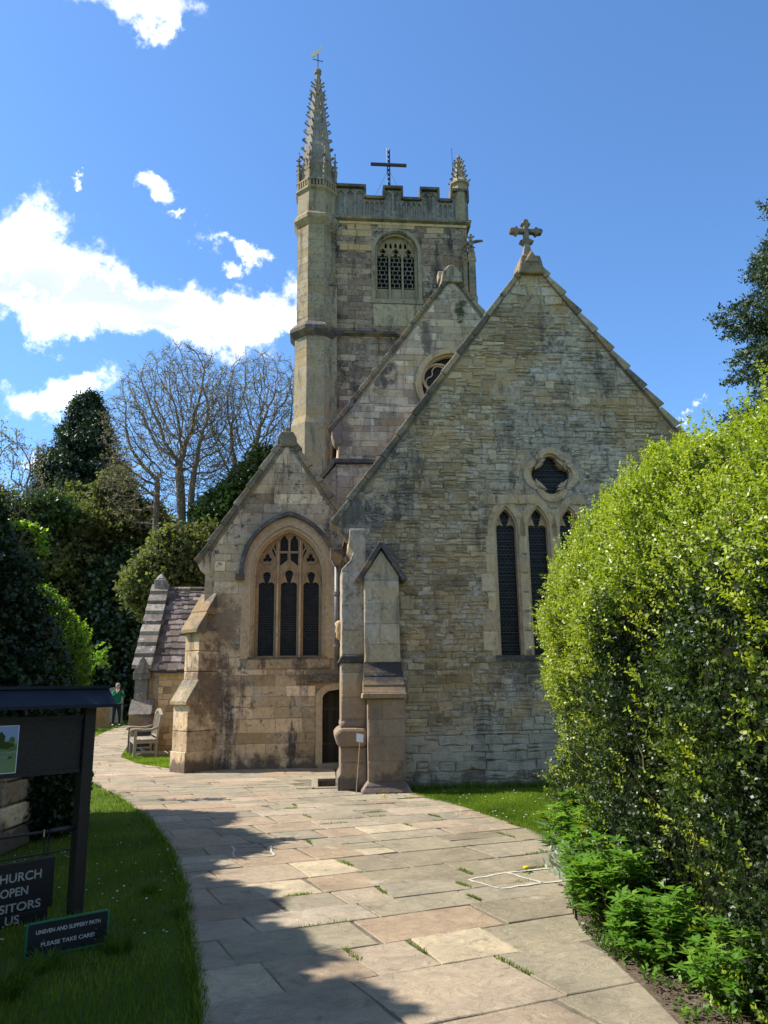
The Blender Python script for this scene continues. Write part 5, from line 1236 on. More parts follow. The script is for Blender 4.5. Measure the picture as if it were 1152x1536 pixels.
def shrub(name, label, cat, base, blobs, n, L, Wd, mat, group=None, trunk=None, inner=.7, multi=0, **kw):
    root = empty(name, base); tag(root, label, cat, group); main_b = blobs
    if multi:
        nb_ = []
        for b in blobs:
            nb_.append((*b[:3], b[3]*.86, b[4]*.86, b[5]*.86))
            for _ in range(multi):
                d = Vector((rng.gauss(0, 1), rng.gauss(-.35, 1), rng.gauss(.15, 1))).normalized(); q = rng.uniform(.26, .46)
                nb_.append((b[0]+d.x*b[3]*.82, b[1]+d.y*b[4]*.82, b[2]+d.z*b[5]*.82, b[3]*q, b[4]*q, b[5]*q*rng.uniform(.6, 1)))
        blobs = nb_
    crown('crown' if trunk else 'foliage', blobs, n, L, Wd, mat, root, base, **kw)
    if inner: core(main_b, base, root, k=inner)
    if trunk:
        mb = MB(); h, r = trunk
        mb.tube([(0, 0, -.1), (rng.gauss(0, .1), 0, h*.4), (rng.gauss(0, .25), rng.gauss(0, .2), h)], [r, r*.8, r*.45], 8)
        for b in main_b[:6]:
            t = (b[0]-base[0], b[1]-base[1], b[2]-base[2]); mb.tube([(0, 0, h*.45), (t[0]*.5, t[1]*.5, (h*.45+t[2])/2), t], [r*.5, r*.35, r*.15], 6)
        mb.build('trunk', M['bark'], root, smooth=True)
    return root
# ivy-clad gate pier at the left
pier = empty('garden_wall', (-4.7, 8.7, 0)); tag(pier, 'rough stone wall end beneath a thick coat of ivy, left of the notice board', 'wall')
f = MB(); f.box(-1.2, .70, -.33, .35, -.1, 1.55); pw_ = f.build('wall_core', M['mortar_rubble'], pier)
st = courses([(-1.2, 0), (.74, 0), (.74, 1.5), (-1.2, 1.5)], 0, 1.5, (.14, .3), (.25, .6), .012, None, .012, .2)
rest = MB()
for p in st: mb = MB(); stone_shape(mb, p, -.33, rng.uniform(.03, .06), rng.random(), .012, .02, back=.06); mb.build('rough_stone', M['ashlar'], pw_)
for z0 in np.arange(0, 1.4, .24):
    mb = MB(); mb.box(.66, .76, -.37, .34, z0+.01, z0+.23, rng.random()); mb.build('end_stone', M['ashlar'], pw_, bevel=.02)
ivb = [(-4.85, 8.75, 2.35, .82, .75, 1.25), (-4.95, 8.9, 3.1, .5, .6, .85), (-4.05, 9.25, .95, .42, .4, .75), (-4.25, 9.1, 1.75, .42, .6, .8), (-3.92, 9.4, .55, .33, .4, .5), (-5.5, 9.2, 3.3, .8, .8, .85), (-4.4, 8.55, 1.55, .6, .45, .45), (-4.15, 8.7, 1.7, .35, .45, .4)]
iv = empty('ivy', (-4.7, 9.0, 0)); tag(iv, 'dense dark ivy hanging over the stone wall end at the left edge', 'ivy')
crown('ivy_leaves', ivb, 17000, .060, .026, 'ivy', iv, (-4.7, 9.0, 0), up=-.25, nl=6, slen=.14, tb=.2, lumpa=.12, shell=.25)
core(ivb, (-4.7, 9.0, 0), iv, k=.85)
# trailing tendril with sunlight put into a brighter leaf colour
tp = [Vector(p) for p in [(-4.85, 9.2, 3.75), (-4.55, 9.25, 3.66), (-4.3, 9.25, 3.62), (-4.18, 9.25, 3.5), (-4.17, 9.25, 3.25)]]
f = MB(); f.tube([p-Vector((-4.7, 9, 0)) for p in tp], .006, 4); f.build('tendril', M['stem'], iv)
q = []
for _ in range(260):
    k = rng.random()*3.99; i = int(k); q.append(tp[i].lerp(tp[i+1], k-i)+Vector((rng.gauss(0, .035), rng.gauss(0, .03), rng.gauss(0, .03))))
P = np.array([tuple(v) for v in q]); V = leaves(P, nrng.normal(0, .6, P.shape)+np.array([0, -.2, -.5]), np.full(len(P), .055), np.full(len(P), .024), nrng.normal(0, .4, P.shape)+np.array([-.3, -.3, .8]))
bigmesh('sun_tinted_ivy_leaves', V-np.array([-4.7, 9, 0]), 4, M['hedge2'], iv, nrng.uniform(.5, .9, len(P)))
# privet hedge behind
hb = [(-5.0, 10.5, 1.5, .65, .7, 1.5), (-4.62, 10.5, 1.75, .55, .65, .95), (-4.85, 10.4, 2.35, .55, .6, .65), (-4.45, 10.6, 1.35, .36, .5, .75)]
h2 = empty('privet_hedge', (-4.9, 10.5, 0)); tag(h2, 'rounded privet hedge glowing yellow-green on top behind the ivy', 'hedge')
crown('foliage', hb, 13000, .038, .014, 'hedge2', h2, (-4.9, 10.5, 0), up=.7, nl=8, slen=.14, tb=.15, lumpa=.06, shell=.2)
core(hb, (-4.9, 10.5, 0), h2, k=.86)
P = np.c_[nrng.uniform(-5.2, -4.12, 1100), nrng.uniform(10.0, 11.0, 1100), np.zeros(1100)]; P[:, 2] = np.interp(P[:, 0], [-5.2, -4.9, -4.5, -4.12], [3.05, 3.02, 2.72, 2.35])-.38*nrng.random(1100)
V = sprigs(P, np.tile([0, 0, 1.], (1100, 1)), .12, 9, .036, .014, up=1.0, spread=.35); bigmesh('sun_tinted_shoots', V-np.array([-4.9, 10.5, 0]), 4, M['hedge2'], h2, nrng.uniform(.65, 1, len(V)//4))  # shoots in a brighter tone, the sunlit top put into their colour
# small pale sprig of a shrub by the path
shrub('young_shrub', 'small pale-leaved shrub leaning out past the privet hedge', 'shrub', (-5.5, 12.2, 0), [(-4.52, 12.2, 2.08, .22, .15, .11), (-4.42, 12.2, 2.22, .12, .1, .07), (-4.72, 12.1, 1.98, .14, .1, .09), (-4.66, 12.2, 1.60, .10, .1, .06)], 75, .06, .024, 'spring', inner=0, trunk=(1.6, .018), tb=.6, shell=.95, slen=.07, nl=6)

# out of the frame at the left: the trees whose shade lies over the lawn and the path
def shade_tree(label, base, blobs, n):
    shrub('yew_tree', label, 'tree', base, blobs, n, .13, .045, 'conifer', 'yews left of the lawn', (3.5, .25), inner=1.03, up=.3, nl=8, shell=.10, slen=.16, lumpa=.06)  # oversized solid core, shaped to keep the cast shade unbroken
sy = [(-5.5, 1.0, 4.5, 1.5, 1.2, 1.8), (-5.85, 2.2, 4.5, 1.5, 1.2, 1.8), (-6.0, 3.4, 4.5, 1.5, 1.1, 1.8), (-6.25, 4.7, 4.5, 1.5, 1.0, 1.8), (-6.75, 5.7, 4.5, 1.5, 1.0, 1.8), (-6.6, 3.4, 2.2, 1.6, 2.8, 2.0)]
shade_tree('dark yew just outside the picture at the left, nearest the camera', (-6.6, 3.5, 0), sy, 7000)
sy = [(-7.2, 6.8, 4.5, 1.5, 1.1, 1.8), (-7.75, 7.9, 4.3, 1.5, 1.1, 1.8), (-8.1, 9.0, 4.1, 1.5, 1.1, 1.7), (-7.6, 8.0, 2.2, 1.6, 2.0, 1.8)]
shade_tree('dark yew outside the picture at the left, farther along the lawn', (-7.6, 8.0, 0), sy, 5200)
sy = [(-4.9, -1.6, 5.5, 2.4, 1.9, 2.6), (-5.2, -1.4, 2.6, 1.9, 1.9, 2.4)]  # unseen tree added to block sky light over the lawn
shade_tree('unseen yew added behind the camera at the left to darken the lawn', (-5.0, -1.5, 0), sy, 2500)
# ---- mid-distance trees and shrubs on the left
def T_(x, y, d):   # point at picture position x,y at distance d
    v = rr*((x-576)/FPX)+uu*((768-y)/FPX)+f0; t = d/v.y; return (v.x*t, d, CAMH+v.z*t)
def bl(x, y, d, rpx, rpz, depth=None):
    c = T_(x, y, d); k = d/FPX*1.03; return (*c, rpx*k, depth or rpx*k*.9, rpz*k)
mid = [('yew_tree', 'broad dark olive yew filling the left middle distance behind the ivy', 'olive', 40, [(60, 870, 95, 85), (20, 930, 80, 120), (95, 800, 55, 40)], 9000),
       ('holm_oak', 'grey-green evergreen oak with a rough rounded crown, below the twin bare trees', 'olive', 44, [(175, 815, 70, 52), (150, 860, 70, 66), (225, 860, 60, 52), (105, 775, 42, 36)], 12000),
       ('holly_tree', 'dark glossy holly beside the porch gable, glinting in the sun', 'holly', 41, [(178, 930, 62, 85), (170, 1000, 75, 70), (215, 900, 40, 50), (130, 940, 50, 80)], 9000),
       ('evergreen_shrub', 'light olive evergreen rising right behind the porch roof', 'olive', 31, [(270, 855, 48, 50), (245, 880, 50, 44), (300, 830, 30, 36)], 8000),
       ('yew_tree', 'dense shaded yew standing behind the gravestones', 'holly', 45, [(180, 1010, 95, 75), (120, 960, 80, 100), (230, 980, 60, 80)], 7000),
       ('leafy_tree', 'fresh green tree showing over the left gable roof slope', 'midgreen', 40, [(375, 750, 40, 42), (335, 785, 45, 32), (398, 705, 20, 22)], 7000),
       ('brown_tree', 'brownish budding tree between the dark conifer and the bare trees', 'olive', 42, [(205, 790, 30, 30), (240, 815, 28, 24), (170, 745, 22, 28)], 4000),
       ('evergreen_tree', 'broad green tree at the left edge under the sparse tall one', 'midgreen', 38, [(15, 800, 60, 45), (-30, 830, 80, 80), (70, 775, 36, 28)], 7000)]
for nm, lab, mt_, d, bs, n in mid:
    B = [bl(x, y, d, a, b) for x, y, a, b in bs]; cx = B[0][0]
    lf = .0068*d
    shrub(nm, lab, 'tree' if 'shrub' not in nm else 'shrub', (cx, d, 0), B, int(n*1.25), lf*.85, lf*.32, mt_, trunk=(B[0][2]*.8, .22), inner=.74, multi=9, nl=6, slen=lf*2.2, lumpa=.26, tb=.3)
# far wood closing the horizon
wd = empty('x'); bpy.data.objects.remove(wd)
B = []
for i in range(46):
    a = -1.5+3.0*i/45; R = 75+rng.uniform(-8, 8); h = rng.uniform(4.5, 7); B.append((R*math.sin(a), R*math.cos(a)+5, h*.7, rng.uniform(5, 7.5), 4, h*.75))
o = crown('distant_wood', B, 16000, .55, .2, 'midgreen', None, (0, 0, 0), nl=4, slen=.9); o['kind'] = 'stuff'
core_mb = MB()
for b in B: core_mb.lathe([(b[3]*.8, 0), (b[3]*.85, b[5]*.8), (b[3]*.5, b[5]*1.5), (.1, b[5]*1.75)], b[0], b[1], 9)
cm = core_mb.build('distant_wood_mass', M['brownin']); cm['kind'] = 'stuff'

# ---- conifers
def conifer(name, label, base, ztop, zbot, rmax, n, L, Wd, mat, shape=.85, droop=.25, group=None, cone=None):
    root = empty(name, base); tag(root, label, 'tree', group)
    u = nrng.random(n)**.75; z = ztop-(ztop-zbot)*u; R = rmax*np.minimum(1, (ztop-z)/cone)**shape if cone else rmax*u**shape
    a = nrng.uniform(0, 2*np.pi, n); tier = .80+.20*np.sin(z*2.6+2.2*np.sin(a*2+z))+.13*np.sin(a*7+z*1.3)+.08*np.sin(a*13+z*3)
    r = R*tier*(1-.35*nrng.random(n)**1.8)
    P = np.c_[r*np.cos(a), r*np.sin(a), z-droop*r*.4]; N_ = np.c_[np.cos(a), np.sin(a), np.full(n, -droop)]
    V = sprigs(P, unit(N_), L*2.6, 7, L, Wd, up=.12, spread=.35); T = np.repeat(np.clip(.35+.3*nrng.random(n)+.25*np.sin(z*2.6+2.2*np.sin(a*2+z)), 0, 1), 7)
    bigmesh('crown', V, 4, M[mat], root, T)
    mb = MB(); mb.lathe([(.01+(rmax*min(1, (ztop-zbot)*(1-i/8)/cone)**shape if cone else rmax*(1-i/8)**shape)*(.70 if cone else .72), zbot+(ztop-zbot)*i/8) for i in range(9)], 0, 0, 12); mb.build('dark_inner_mass', M['brownin'], root)  # solid dark cone, painting the shade inside the crown
    mb = MB(); mb.tube([(0, 0, -.1), (0, 0, zbot), (0, 0, ztop)], [.45, .4, .03], 8); mb.build('trunk', M['bark'], root)
c = T_(126, 700, 47); conifer('conifer_tree', 'tall dark cone-shaped conifer standing left of the twin bare trees', (c[0], 47, 0), 20.2, 6.0, 5.6, 17000, .22, .05, 'conifer', .78)
conifer('cypress_tree', 'huge dark cypress rising behind the hedge at the right edge', (16.9, 24, 0), 21.9, 5.0, 4.6, 52000, .15, .036, 'cypress', .80, cone=6.8)
# ---- bare trees
from mathutils import kdtree
def bare(name, label, base, limbs, crowns, seed, natt=7500, step=.31, infl=2.4, kill=.38, budn=.6, twr=.0145, ntw=4):
    """a leafless tree grown towards points scattered through its crown, limbs thickening with what they carry"""
    rg = random.Random(seed); att = []
    while len(att) < natt:
        c = rg.choice(crowns); v = Vector((rg.gauss(0, 1), rg.gauss(0, 1), rg.gauss(0, 1))).normalized()*(rg.random()**.30)
        att.append(Vector((c[0]+v.x*c[3], c[1]+v.y*c[4], c[2]+v.z*c[5])))
    P = [Vector((0, 0, -.1)), Vector((0, 0, .7)), Vector((0, 0, 1.4))]; par = [-1, 0, 1]
    for (tx, ty, tz) in limbs:
        n = max(2, int((tz-1.4)/step)); prev = 2; s0 = P[2]; t = Vector((tx, ty, tz)); ph = rg.uniform(0, 6)
        for i in range(1, n+1):
            u = i/n; q = s0.lerp(t, u); q.x = s0.x+(tx-s0.x)*(u**.8)+.16*math.sin(u*7+ph); q.y += .12*math.sin(u*6+ph*2); P.append(q); par.append(prev); prev = len(P)-1
    for it in range(75):
        if not att: break
        kd = kdtree.KDTree(len(P))
        for i, p in enumerate(P): kd.insert(p, i)
        kd.balance(); acc = {}; rem = []
        for a in att:
            co, i, d = kd.find(a)
            if d < kill: continue
            rem.append(a)
            if d < infl: acc.setdefault(i, Vector((0, 0, 0))); acc[i] += (a-co).normalized()
        att = rem
        if not acc: break
        for i, d in acc.items():
            if d.length < .05: continue
            d = d.normalized()+Vector((rg.gauss(0, .22), rg.gauss(0, .22), rg.gauss(0, .18))); pd = (P[i]-P[par[i]]).normalized() if par[i] >= 0 else Vector((0, 0, 1))
            P.append(P[i]+(d.normalized()+pd*.35).normalized()*step); par.append(i)
    n = len(P); kids = [[] for _ in range(n)]
    for i in range(1, n): kids[par[i]].append(i)
    rad = [0.0]*n
    for i in range(n-1, -1, -1): rad[i] = max(twr, sum(rad[k]**2.12 for k in kids[i])**(1/2.12)) if kids[i] else twr
    thick = MB(); thin = MB()
    starts = [(-1, 0)]; stack = [(0, None)]
    while stack:                                    # walk each limb as one tube along its thickest child
        i, frm = stack.pop(); chain = ([frm] if frm is not None else [])+[i]
        while kids[chain[-1]]:
            ks = sorted(kids[chain[-1]], key=lambda k: -rad[k])
            for k in ks[1:]: stack.append((k, chain[-1]))
            chain.append(ks[0])
        rr_ = [min(rad[c], rad[chain[1]]*1.05) if j == 0 and frm is not None else rad[c] for j, c in enumerate(chain)]
        r = rad[i]
        (thick if r > .045 else thin).tube([P[c] for c in chain], rr_, 7 if r > .1 else (5 if r > .045 else 3), rg.random(), caps=False)
    tips = []
    for i in range(3, n):
        if rad[i] < twr*2.6 or not kids[i]:
            for _ in range(ntw if not kids[i] else 1):
                d0 = (P[i]-P[par[i]]).normalized(); q = P[i]; pts = [q]; L = rg.uniform(.25, .6)
                d = (d0*.5+Vector((rg.gauss(0, .6), rg.gauss(0, .6), rg.gauss(.15, .5)))).normalized()
                for k in range(3): q = q+d*L/3; d = (d+Vector((rg.gauss(0, .3), rg.gauss(0, .3), rg.gauss(.1, .25)))).normalized(); pts.append(q)
                thin.tube(pts, [twr*.8, twr*.7, twr*.55, twr*.35], 3, rg.random(), caps=False); tips.append(pts[-1]); tips.append(pts[1])
    root = empty(name, base); tag(root, label, 'tree'); thick.build('trunk', M['bark'], root, smooth=True); thin.build('twigs', M['bark'], root, stuff=True)
    Pn = np.array([tuple(e) for e in tips])+nrng.normal(0, .05, (len(tips), 3)); m = len(Pn)
    V = leaves(Pn, nrng.normal(0, 1, (m, 3)), nrng.uniform(.05, .11, m)*budn*2, nrng.uniform(.016, .034, m)*budn*2, nrng.normal(0, 1, (m, 3))); bigmesh('opening_buds', V, 4, M['buds'], root)
bare('bare_tree', 'tall leafless tree with three upright stems, left one of the bare pair', (-10.6, 40, 0), [(-1.7, 0, 12.5), (-.5, .4, 13.5), (.6, -.4, 13)],
     [(-1.4, 0, 15.0, 3.2, 3.2, 4.6), (-.3, 0, 16.6, 3.0, 3.0, 3.6), (-2.0, 0, 12.6, 2.4, 2.6, 3.0), (.9, 0, 14.8, 1.9, 2.4, 4.2)], 4)
bare('bare_tree', 'leafless tree leaning right toward the tower, right one of the bare pair', (-8.7, 41.5, 0), [(.2, .2, 13), (1.3, -.3, 13), (2.6, .3, 12.5)],
     [(1.8, 0, 16.4, 3.0, 3.0, 4.0), (3.2, 0, 14.6, 2.4, 2.8, 4.4), (.5, 0, 15.2, 2.2, 2.6, 4.6), (2.6, 0, 12.6, 2.6, 2.6, 2.4)], 9)
bare('sparse_tree', 'thin half-leafed tree against the cloud at the far left edge', (-19.2, 37, 0), [(-.4, 0, 9), (.8, .3, 9), (-1.4, 0, 8.5)],
     [(0, 0, 11.2, 2.4, 2.4, 3.4), (.9, 0, 9.6, 1.9, 2.0, 2.2)], 14, natt=1300, budn=.8)
# ================================================================== OBJECTS
# ---- notice board (local x runs along the board, origin at the right-hand post)
NB = empty('notice_board', (-2.37, 6.4, 0), R_(45)); tag(NB, 'black wooden church notice board on posts with a little pitched roof', 'notice board')
def part(mb, name, mat, par, **k): return mb.build(name, M[mat], par, **k)
for x in (-.035, -1.13):
    f = MB(); f.box(x-.045, x+.045, -.055, .055, -.1, 1.56); part(f, 'post', 'black', NB, bevel=.006)
f = MB(); f.box(-1.09, -.085, -.02, .012, 1.03, 1.465); bd = part(f, 'board', 'black', NB, bevel=.004)
f = MB(); f.box(-1.09, -.085, -.032, -.0205, 1.03, 1.06); f.box(-1.09, -.085, -.032, -.0205, 1.435, 1.465); part(f, 'board_rail', 'black', bd)
f = MB(); f.box(-1.09, -.08, -.03, .03, .97, 1.028); part(f, 'lower_beam', 'black', NB) if False else None
rf2 = MB(); 
for sgn in (-1, 1):
    rf2.add([(-1.27, sgn*.17, 1.545), (.12, sgn*.17, 1.545), (.12, 0, 1.675), (-1.27, 0, 1.675), (-1.27, sgn*.17, 1.52), (.12, sgn*.17, 1.52), (.12, 0, 1.65), (-1.27, 0, 1.65)],
            [(0, 1, 2, 3), (4, 7, 6, 5), (0, 4, 5, 1), (1, 5, 6, 2), (0, 3, 7, 4)])
rf2 = part(rf2, 'board_roof', 'roofpaint', NB)
f = MB(); f.obox((-.575, 0, 1.678), (1, 0, 0), (0, 1, 0), (0, 0, 1), .70, .03, .012); part(f, 'ridge_cap', 'roofpaint', rf2)
f = MB(); f.add([(.09, -.15, 1.52), (.09, .15, 1.52), (.09, 0, 1.645), (.07, -.15, 1.52), (.07, .15, 1.52), (.07, 0, 1.645)], [(0, 1, 2), (3, 5, 4), (0, 3, 4, 1)]); part(f, 'gable_board', 'black', NB)
f = MB(); f.tube([(-1.1, 0, .616), (-.08, 0, .616)], .011, 8); part(f, 'rail', 'iron', NB, smooth=True)
f = MB(); f.tube([(-.27, -.0, .617), (-.08, -.0, .617)], .017, 8); part(f, 'rail_sleeve', 'iron', NB, smooth=True)
f = MB(); f.tube([(-1.1, 0, .462), (-.08, 0, .462)], .008, 6); part(f, 'rail', 'iron', NB)
# poster
po_ = empty('poster', (-2.37, 6.4, 0), R_(45)); tag(po_, 'printed picture poster of green trees and sky pinned to the board', 'poster')
f = MB(); f.box(-.15, .15, -.0015, 0, -.17, .17); o = f.build('sheet', M['poster'], po_); o.location = (-.72, -.0225, 1.235)
def blob(cx, cz, rx, rz, name, mat, y, sd):
    mb = MB(); n_ = 14; mb.add([(cx+rx*(1+.18*math.sin(i*sd))*math.cos(i*6.2832/n_), y, cz+rz*(1+.18*math.cos(i*sd*1.3))*math.sin(i*6.2832/n_)) for i in range(n_)], [tuple(range(n_))], .5); mb.build(name, M[mat], po_)
blob(-.615, 1.30, .020, .026, 'printed_tree', 'herb', -.0244, 2.1); blob(-.70, 1.31, .035, .05, 'printed_tree', 'midgreen', -.0244, 1.7); blob(-.655, 1.265, .06, .025, 'printed_tree', 'midgreen', -.0243, 2.6); blob(-.62, 1.175, .018, .012, 'printed_flower', 'spring', -.0244, 2.9)
f = MB()
for (x0, x1, z0, z1) in ((-.15, .15, .166, .171), (-.15, .15, -.171, -.166), (.146, .151, -.17, .17), (-.151, -.146, -.17, .17)): f.box(-.72+x0, -.72+x1, -.0255, -.024, 1.235+z0, 1.235+z1)
f.build('paper_edge', M['paper'], po_)
def text(body, size, mat, parent, loc, rot, name='lettering', align='CENTER', ext=.0012, sx=1.0, off=0.0):
    cu = bpy.data.curves.new(name, 'FONT'); cu.body = body; cu.size = size; cu.align_x = align; cu.extrude = ext; cu.offset = off
    tmp = bpy.data.objects.new(name, cu); col.objects.link(tmp); dg = bpy.context.evaluated_depsgraph_get(); dg.update()
    me = bpy.data.meshes.new_from_object(tmp.evaluated_get(dg)); bpy.data.objects.remove(tmp); me.materials.clear(); me.materials.append(M[mat]); me.name = name
    o = bpy.data.objects.new(name, me); col.objects.link(o); o.parent = parent; o.location = loc; o.rotation_euler = rot; o.scale = (sx, 1, 1); return o
for i, tline in enumerate(('churchyard', 'l for')):
    text(tline, .034, 'greylet', po_, (-.66-.0*i, -.0245, 1.205-.035*i), (R_(90), 0, 0), ext=.0004)
# hanging sign
hs_ = empty('hanging_sign', (-2.37, 6.4, 0), R_(45)); tag(hs_, 'black hanging sign with white hand-painted capitals reading CHURCH OPEN', 'sign')
f = MB(); f.box(-.80, -.215, -.012, .012, .085, .435); sb_ = f.build('sign_panel', M['signblack'], hs_, bevel=.006)
f = MB(); f.box(-.78, -.245, -.010, .010, -.02, .084); f.build('lower_panel', M['signblack'], hs_, bevel=.004)
f = MB(); f.box(-.80, -.225, -.016, -.0125, .415, .43); f.build('top_batten', M['black'], sb_)
for i, (t_, z) in enumerate((('CHURCH', .302), ('OPEN', .205), ('VISITORS', .102), ('US', .018))):
    size = .086 if i == 0 else .080
    o = text(t_, size, 'greylet', hs_, (-.495 if i else -.49, -.0135, z), (R_(90), 0, 0), off=.0012, sx=(.92, .82, .80, .95)[i])
    # fitted width
    xs_ = [v.co.x for v in o.data.vertices]; wdt = max(xs_)-min(xs_); want = (.36, .195, .375, .098)[i]; o.scale = (want/wdt, 1, 1)
    o.location.x = (-.493, -.50, -.4925, -.50)[i]-want/wdt*(max(xs_)+min(xs_))/2
f = MB()
def link(mb, c, vert, r=.012, h=.016):
    pts = [Vector(c)+(Vector((math.cos(a)*r*.7, 0, math.sin(a)*h)) if vert else Vector((0, math.cos(a)*r*.7, math.sin(a)*h))) for a in np.linspace(0, 2*math.pi, 9)]
    mb.tube(pts, .0035, 4, caps=False)
for x in (-.315, -.275):
    for i in range(6): link(f, (x+(.02*(i/6) if x < -.3 else .0), 0, .598-.028*i), i % 2)
f.build('chain', M['iron'], hs_)
f = MB()
for i in range(6): link(f, (-.72, 0, .598-.028*i), i % 2)
f.build('chain', M['iron'], hs_)
f = MB(); f.tube([(-.318, -.014, .635), (-.318, -.014, .585)], .006, 6); f.build('hook', M['steel'], hs_)
# low warning sign
ang = math.atan2(.62, .78)
ws_ = empty('warning_sign', (-2.1, 5.45, 0), ang); tag(ws_, 'small black sign edged in green warning of an uneven slippery path', 'sign')
def rrect(x0, x1, z0, z1, r, n=4):
    p = []
    for cx, cz, a0 in ((x1-r, z1-r, 0), (x0+r, z1-r, 90), (x0+r, z0+r, 180), (x1-r, z0+r, 270)): p += arc(cx, cz, r, a0, a0+90, n)
    return p
outer = rrect(-.24, .28, .015, .222, .018); inner = rrect(-.231, .271, .024, .213, .012)
f = MB(); f.plate(inner, [], -.006, .006); wsp = f.build('sign_face', M['signblack'], ws_)
f = MB(); f.plate(outer, [inner], -.009, .009); f.build('green_edge', M['signgreen'], ws_)
for t_, z, want in (('UNEVEN AND SLIPPERY PATH', .150, .405), ('PLEASE TAKE CARE!', .075, .335)):
    o = text(t_, .034, 'white', ws_, (0.02, -.0075, z), (R_(90), 0, 0), ext=.0006, off=.0004)
    xs_ = [v.co.x for v in o.data.vertices]; k = want/(max(xs_)-min(xs_)); o.scale = (k, 1.0, 1); o.location.x = .022-k*(max(xs_)+min(xs_))/2
for x in (-.17, .2):
    f = MB(); f.tube([(x, .02, -.15), (x, .02, .17)], .010, 8); f.build('peg', M['steel'], ws_)
f = MB()
for x, z in ((.198, .055), (.198, .118), (-.13, .11)): f.lathe([(.004, 0), (.004, .004)], 0, 0, 6); n0 = len(f.v)-12; f.v[n0:] = [(x+v[0], -.011+v[2], z+v[1]) for v in f.v[n0:]]
f.build('screw', M['steel'], ws_)

# ---- paper notice on a cane
nt = empty('paper_notice', tuple(chw(-.47, -.52, 0))); nt.rotation_euler = (0, 0, CH_R); tag(nt, 'white paper notice on a thin cane leaning between the two buttresses', 'notice')
f = MB(); f.tube([(-.06, -.04, 0.02), (.02, .10, .92)], .006, 6); f.build('cane', M['wood'], nt)
f = MB(); f.add([(-.05, .03, .80), (.06, .055, .78), (.065, .058, .90), (-.045, .04, .925), (-.05, .032, .80), (.06, .057, .78), (.065, .060, .90), (-.045, .042, .925)], [(0, 1, 2, 3), (7, 6, 5, 4), (0, 4, 5, 1), (1, 5, 6, 2)]); f.build('paper', M['paper'], nt)
f = MB()
for i in range(4): f.add([(-.035, .0295+.002*i, .885-.022*i), (.04, .046+.002*i, .874-.022*i), (.04, .046+.002*i, .878-.022*i), (-.035, .0295+.002*i, .889-.022*i)], [(0, 1, 2, 3)])
# ---- bench
BX0, BY0 = -5.72, 19.0
bn = empty('garden_bench', (BX0, BY0, 0.01), R_(22)); tag(bn, 'weathered wooden garden bench beside the porch, seen end-on', 'bench')
# local: x towards the back (right), y along the length (away from camera)
LB = 1.3
for y in (0.03, LB-.03):
    f = MB(); f.box(-.28, -.21, y-.032, y+.032, 0, .64); part(f, 'leg', 'bench', bn, bevel=.006)
    f = MB(); f.tube([(.24, y, 0), (.25, y, .42), (.33, y, 1.0)], .035, 4); part(f, 'leg', 'bench', bn)
    f = MB(); f.tube([(-.37, y, .60), (-.34, y, .655), (-.25, y, .665), (-.05, y, .645), (.12, y, .655), (.27, y, .70)], [.022, .035, .036, .034, .032, .03], 6); part(f, 'arm', 'bench', bn, smooth=True)
    f = MB(); f.box(-.24, .25, y-.02, y+.02, .34, .41); f.box(-.24, .25, y-.018, y+.018, .12, .17); part(f, 'side_rail', 'bench', bn)
for i in range(6):
    f = MB(); x = -.27+.088*i; f.box(x, x+.074, 0, LB, .415, .438, rng.random()); part(f, 'seat_slat', 'bench', bn, bevel=.005)
f = MB(); f.box(-.275, -.235, .05, LB-.05, .33, .41); f.box(.22, .26, .05, LB-.05, .33, .41); f.box(-.02, .02, .05, LB-.05, .12, .17); part(f, 'stretcher', 'bench', bn)
for i in range(13):
    f = MB(); y = .10+.092*i; h = .98+.10*math.sin(math.pi*i/12); f.tube([(.265, y, .50), (.33, y, h-.04)], .022, 4, rng.random()); part(f, 'back_slat', 'bench', bn)
f = MB(); prev = None
pts = [(.335, .02+(LB-.04)*i/12, .97+.13*math.sin(math.pi*i/12)) for i in range(13)]
f.tube(pts, .042, 4); part(f, 'top_rail', 'bench', bn)
f = MB(); f.tube([(.268, .03, .50), (.268, LB-.03, .50)], .03, 4); part(f, 'lower_back_rail', 'bench', bn)
# ledger slab behind the bench
p = chw(-4.75, 7.2); lg = MB(); lg.box(-.75, .65, -.35, .3, 0, .10); lg = lg.build('ledger_stone', M['grave'], None, bevel=.02); lg.location = p; lg.rotation_euler = (0, 0, R_(12)); tag(lg, 'flat grey ledger stone lying in the grass behind the bench', 'ledger stone')
# ---- gravestones
def gravestone(loc, rz, w, h, th_, lab, style='round', tilt=0.0, mat='grave'):
    root = empty('gravestone', loc, rz); root.rotation_euler = (R_(tilt), 0, rz); tag(root, lab, 'gravestone', 'gravestones beyond the lawn')
    f = MB(); hw = w/2
    if style == 'round': pr = [(-hw, -.1), (hw, -.1), (hw, h*.82)]+arc(0, h*.82-hw*.1, hw*.9, 6, 174, 10)+[(-hw, h*.82)]
    elif style == 'shoulder': pr = [(-hw, -.1), (hw, -.1), (hw, h*.8), (hw*.7, h*.84)]+arc(0, h*.8, hw*.62, 12, 168, 8)+[(-hw*.7, h*.84), (-hw, h*.8)]
    else: pr = [(-hw, -.1), (hw, -.1), (hw, h*.97), (0, h), (-hw, h*.97)]
    f.prism(pr, -th_/2, th_/2, rng.random()); f.build('headstone', M[mat], root, bevel=.015)
    f = MB(); f.box(-hw-.06, hw+.06, -th_/2-.08, th_/2+.08, -.1, .09); f.build('grave_base', M['grave'], root, bevel=.015)
gravestone((-12.75, 37.0, 0), R_(-8), .95, 1.55, .12, 'dark round-topped gravestone just left of the man in green', 'round')
gravestone((-11.3, 37.4, 0), R_(6), 1.25, 1.60, .14, 'widest round-topped gravestone, right of the man and shaded', 'round')
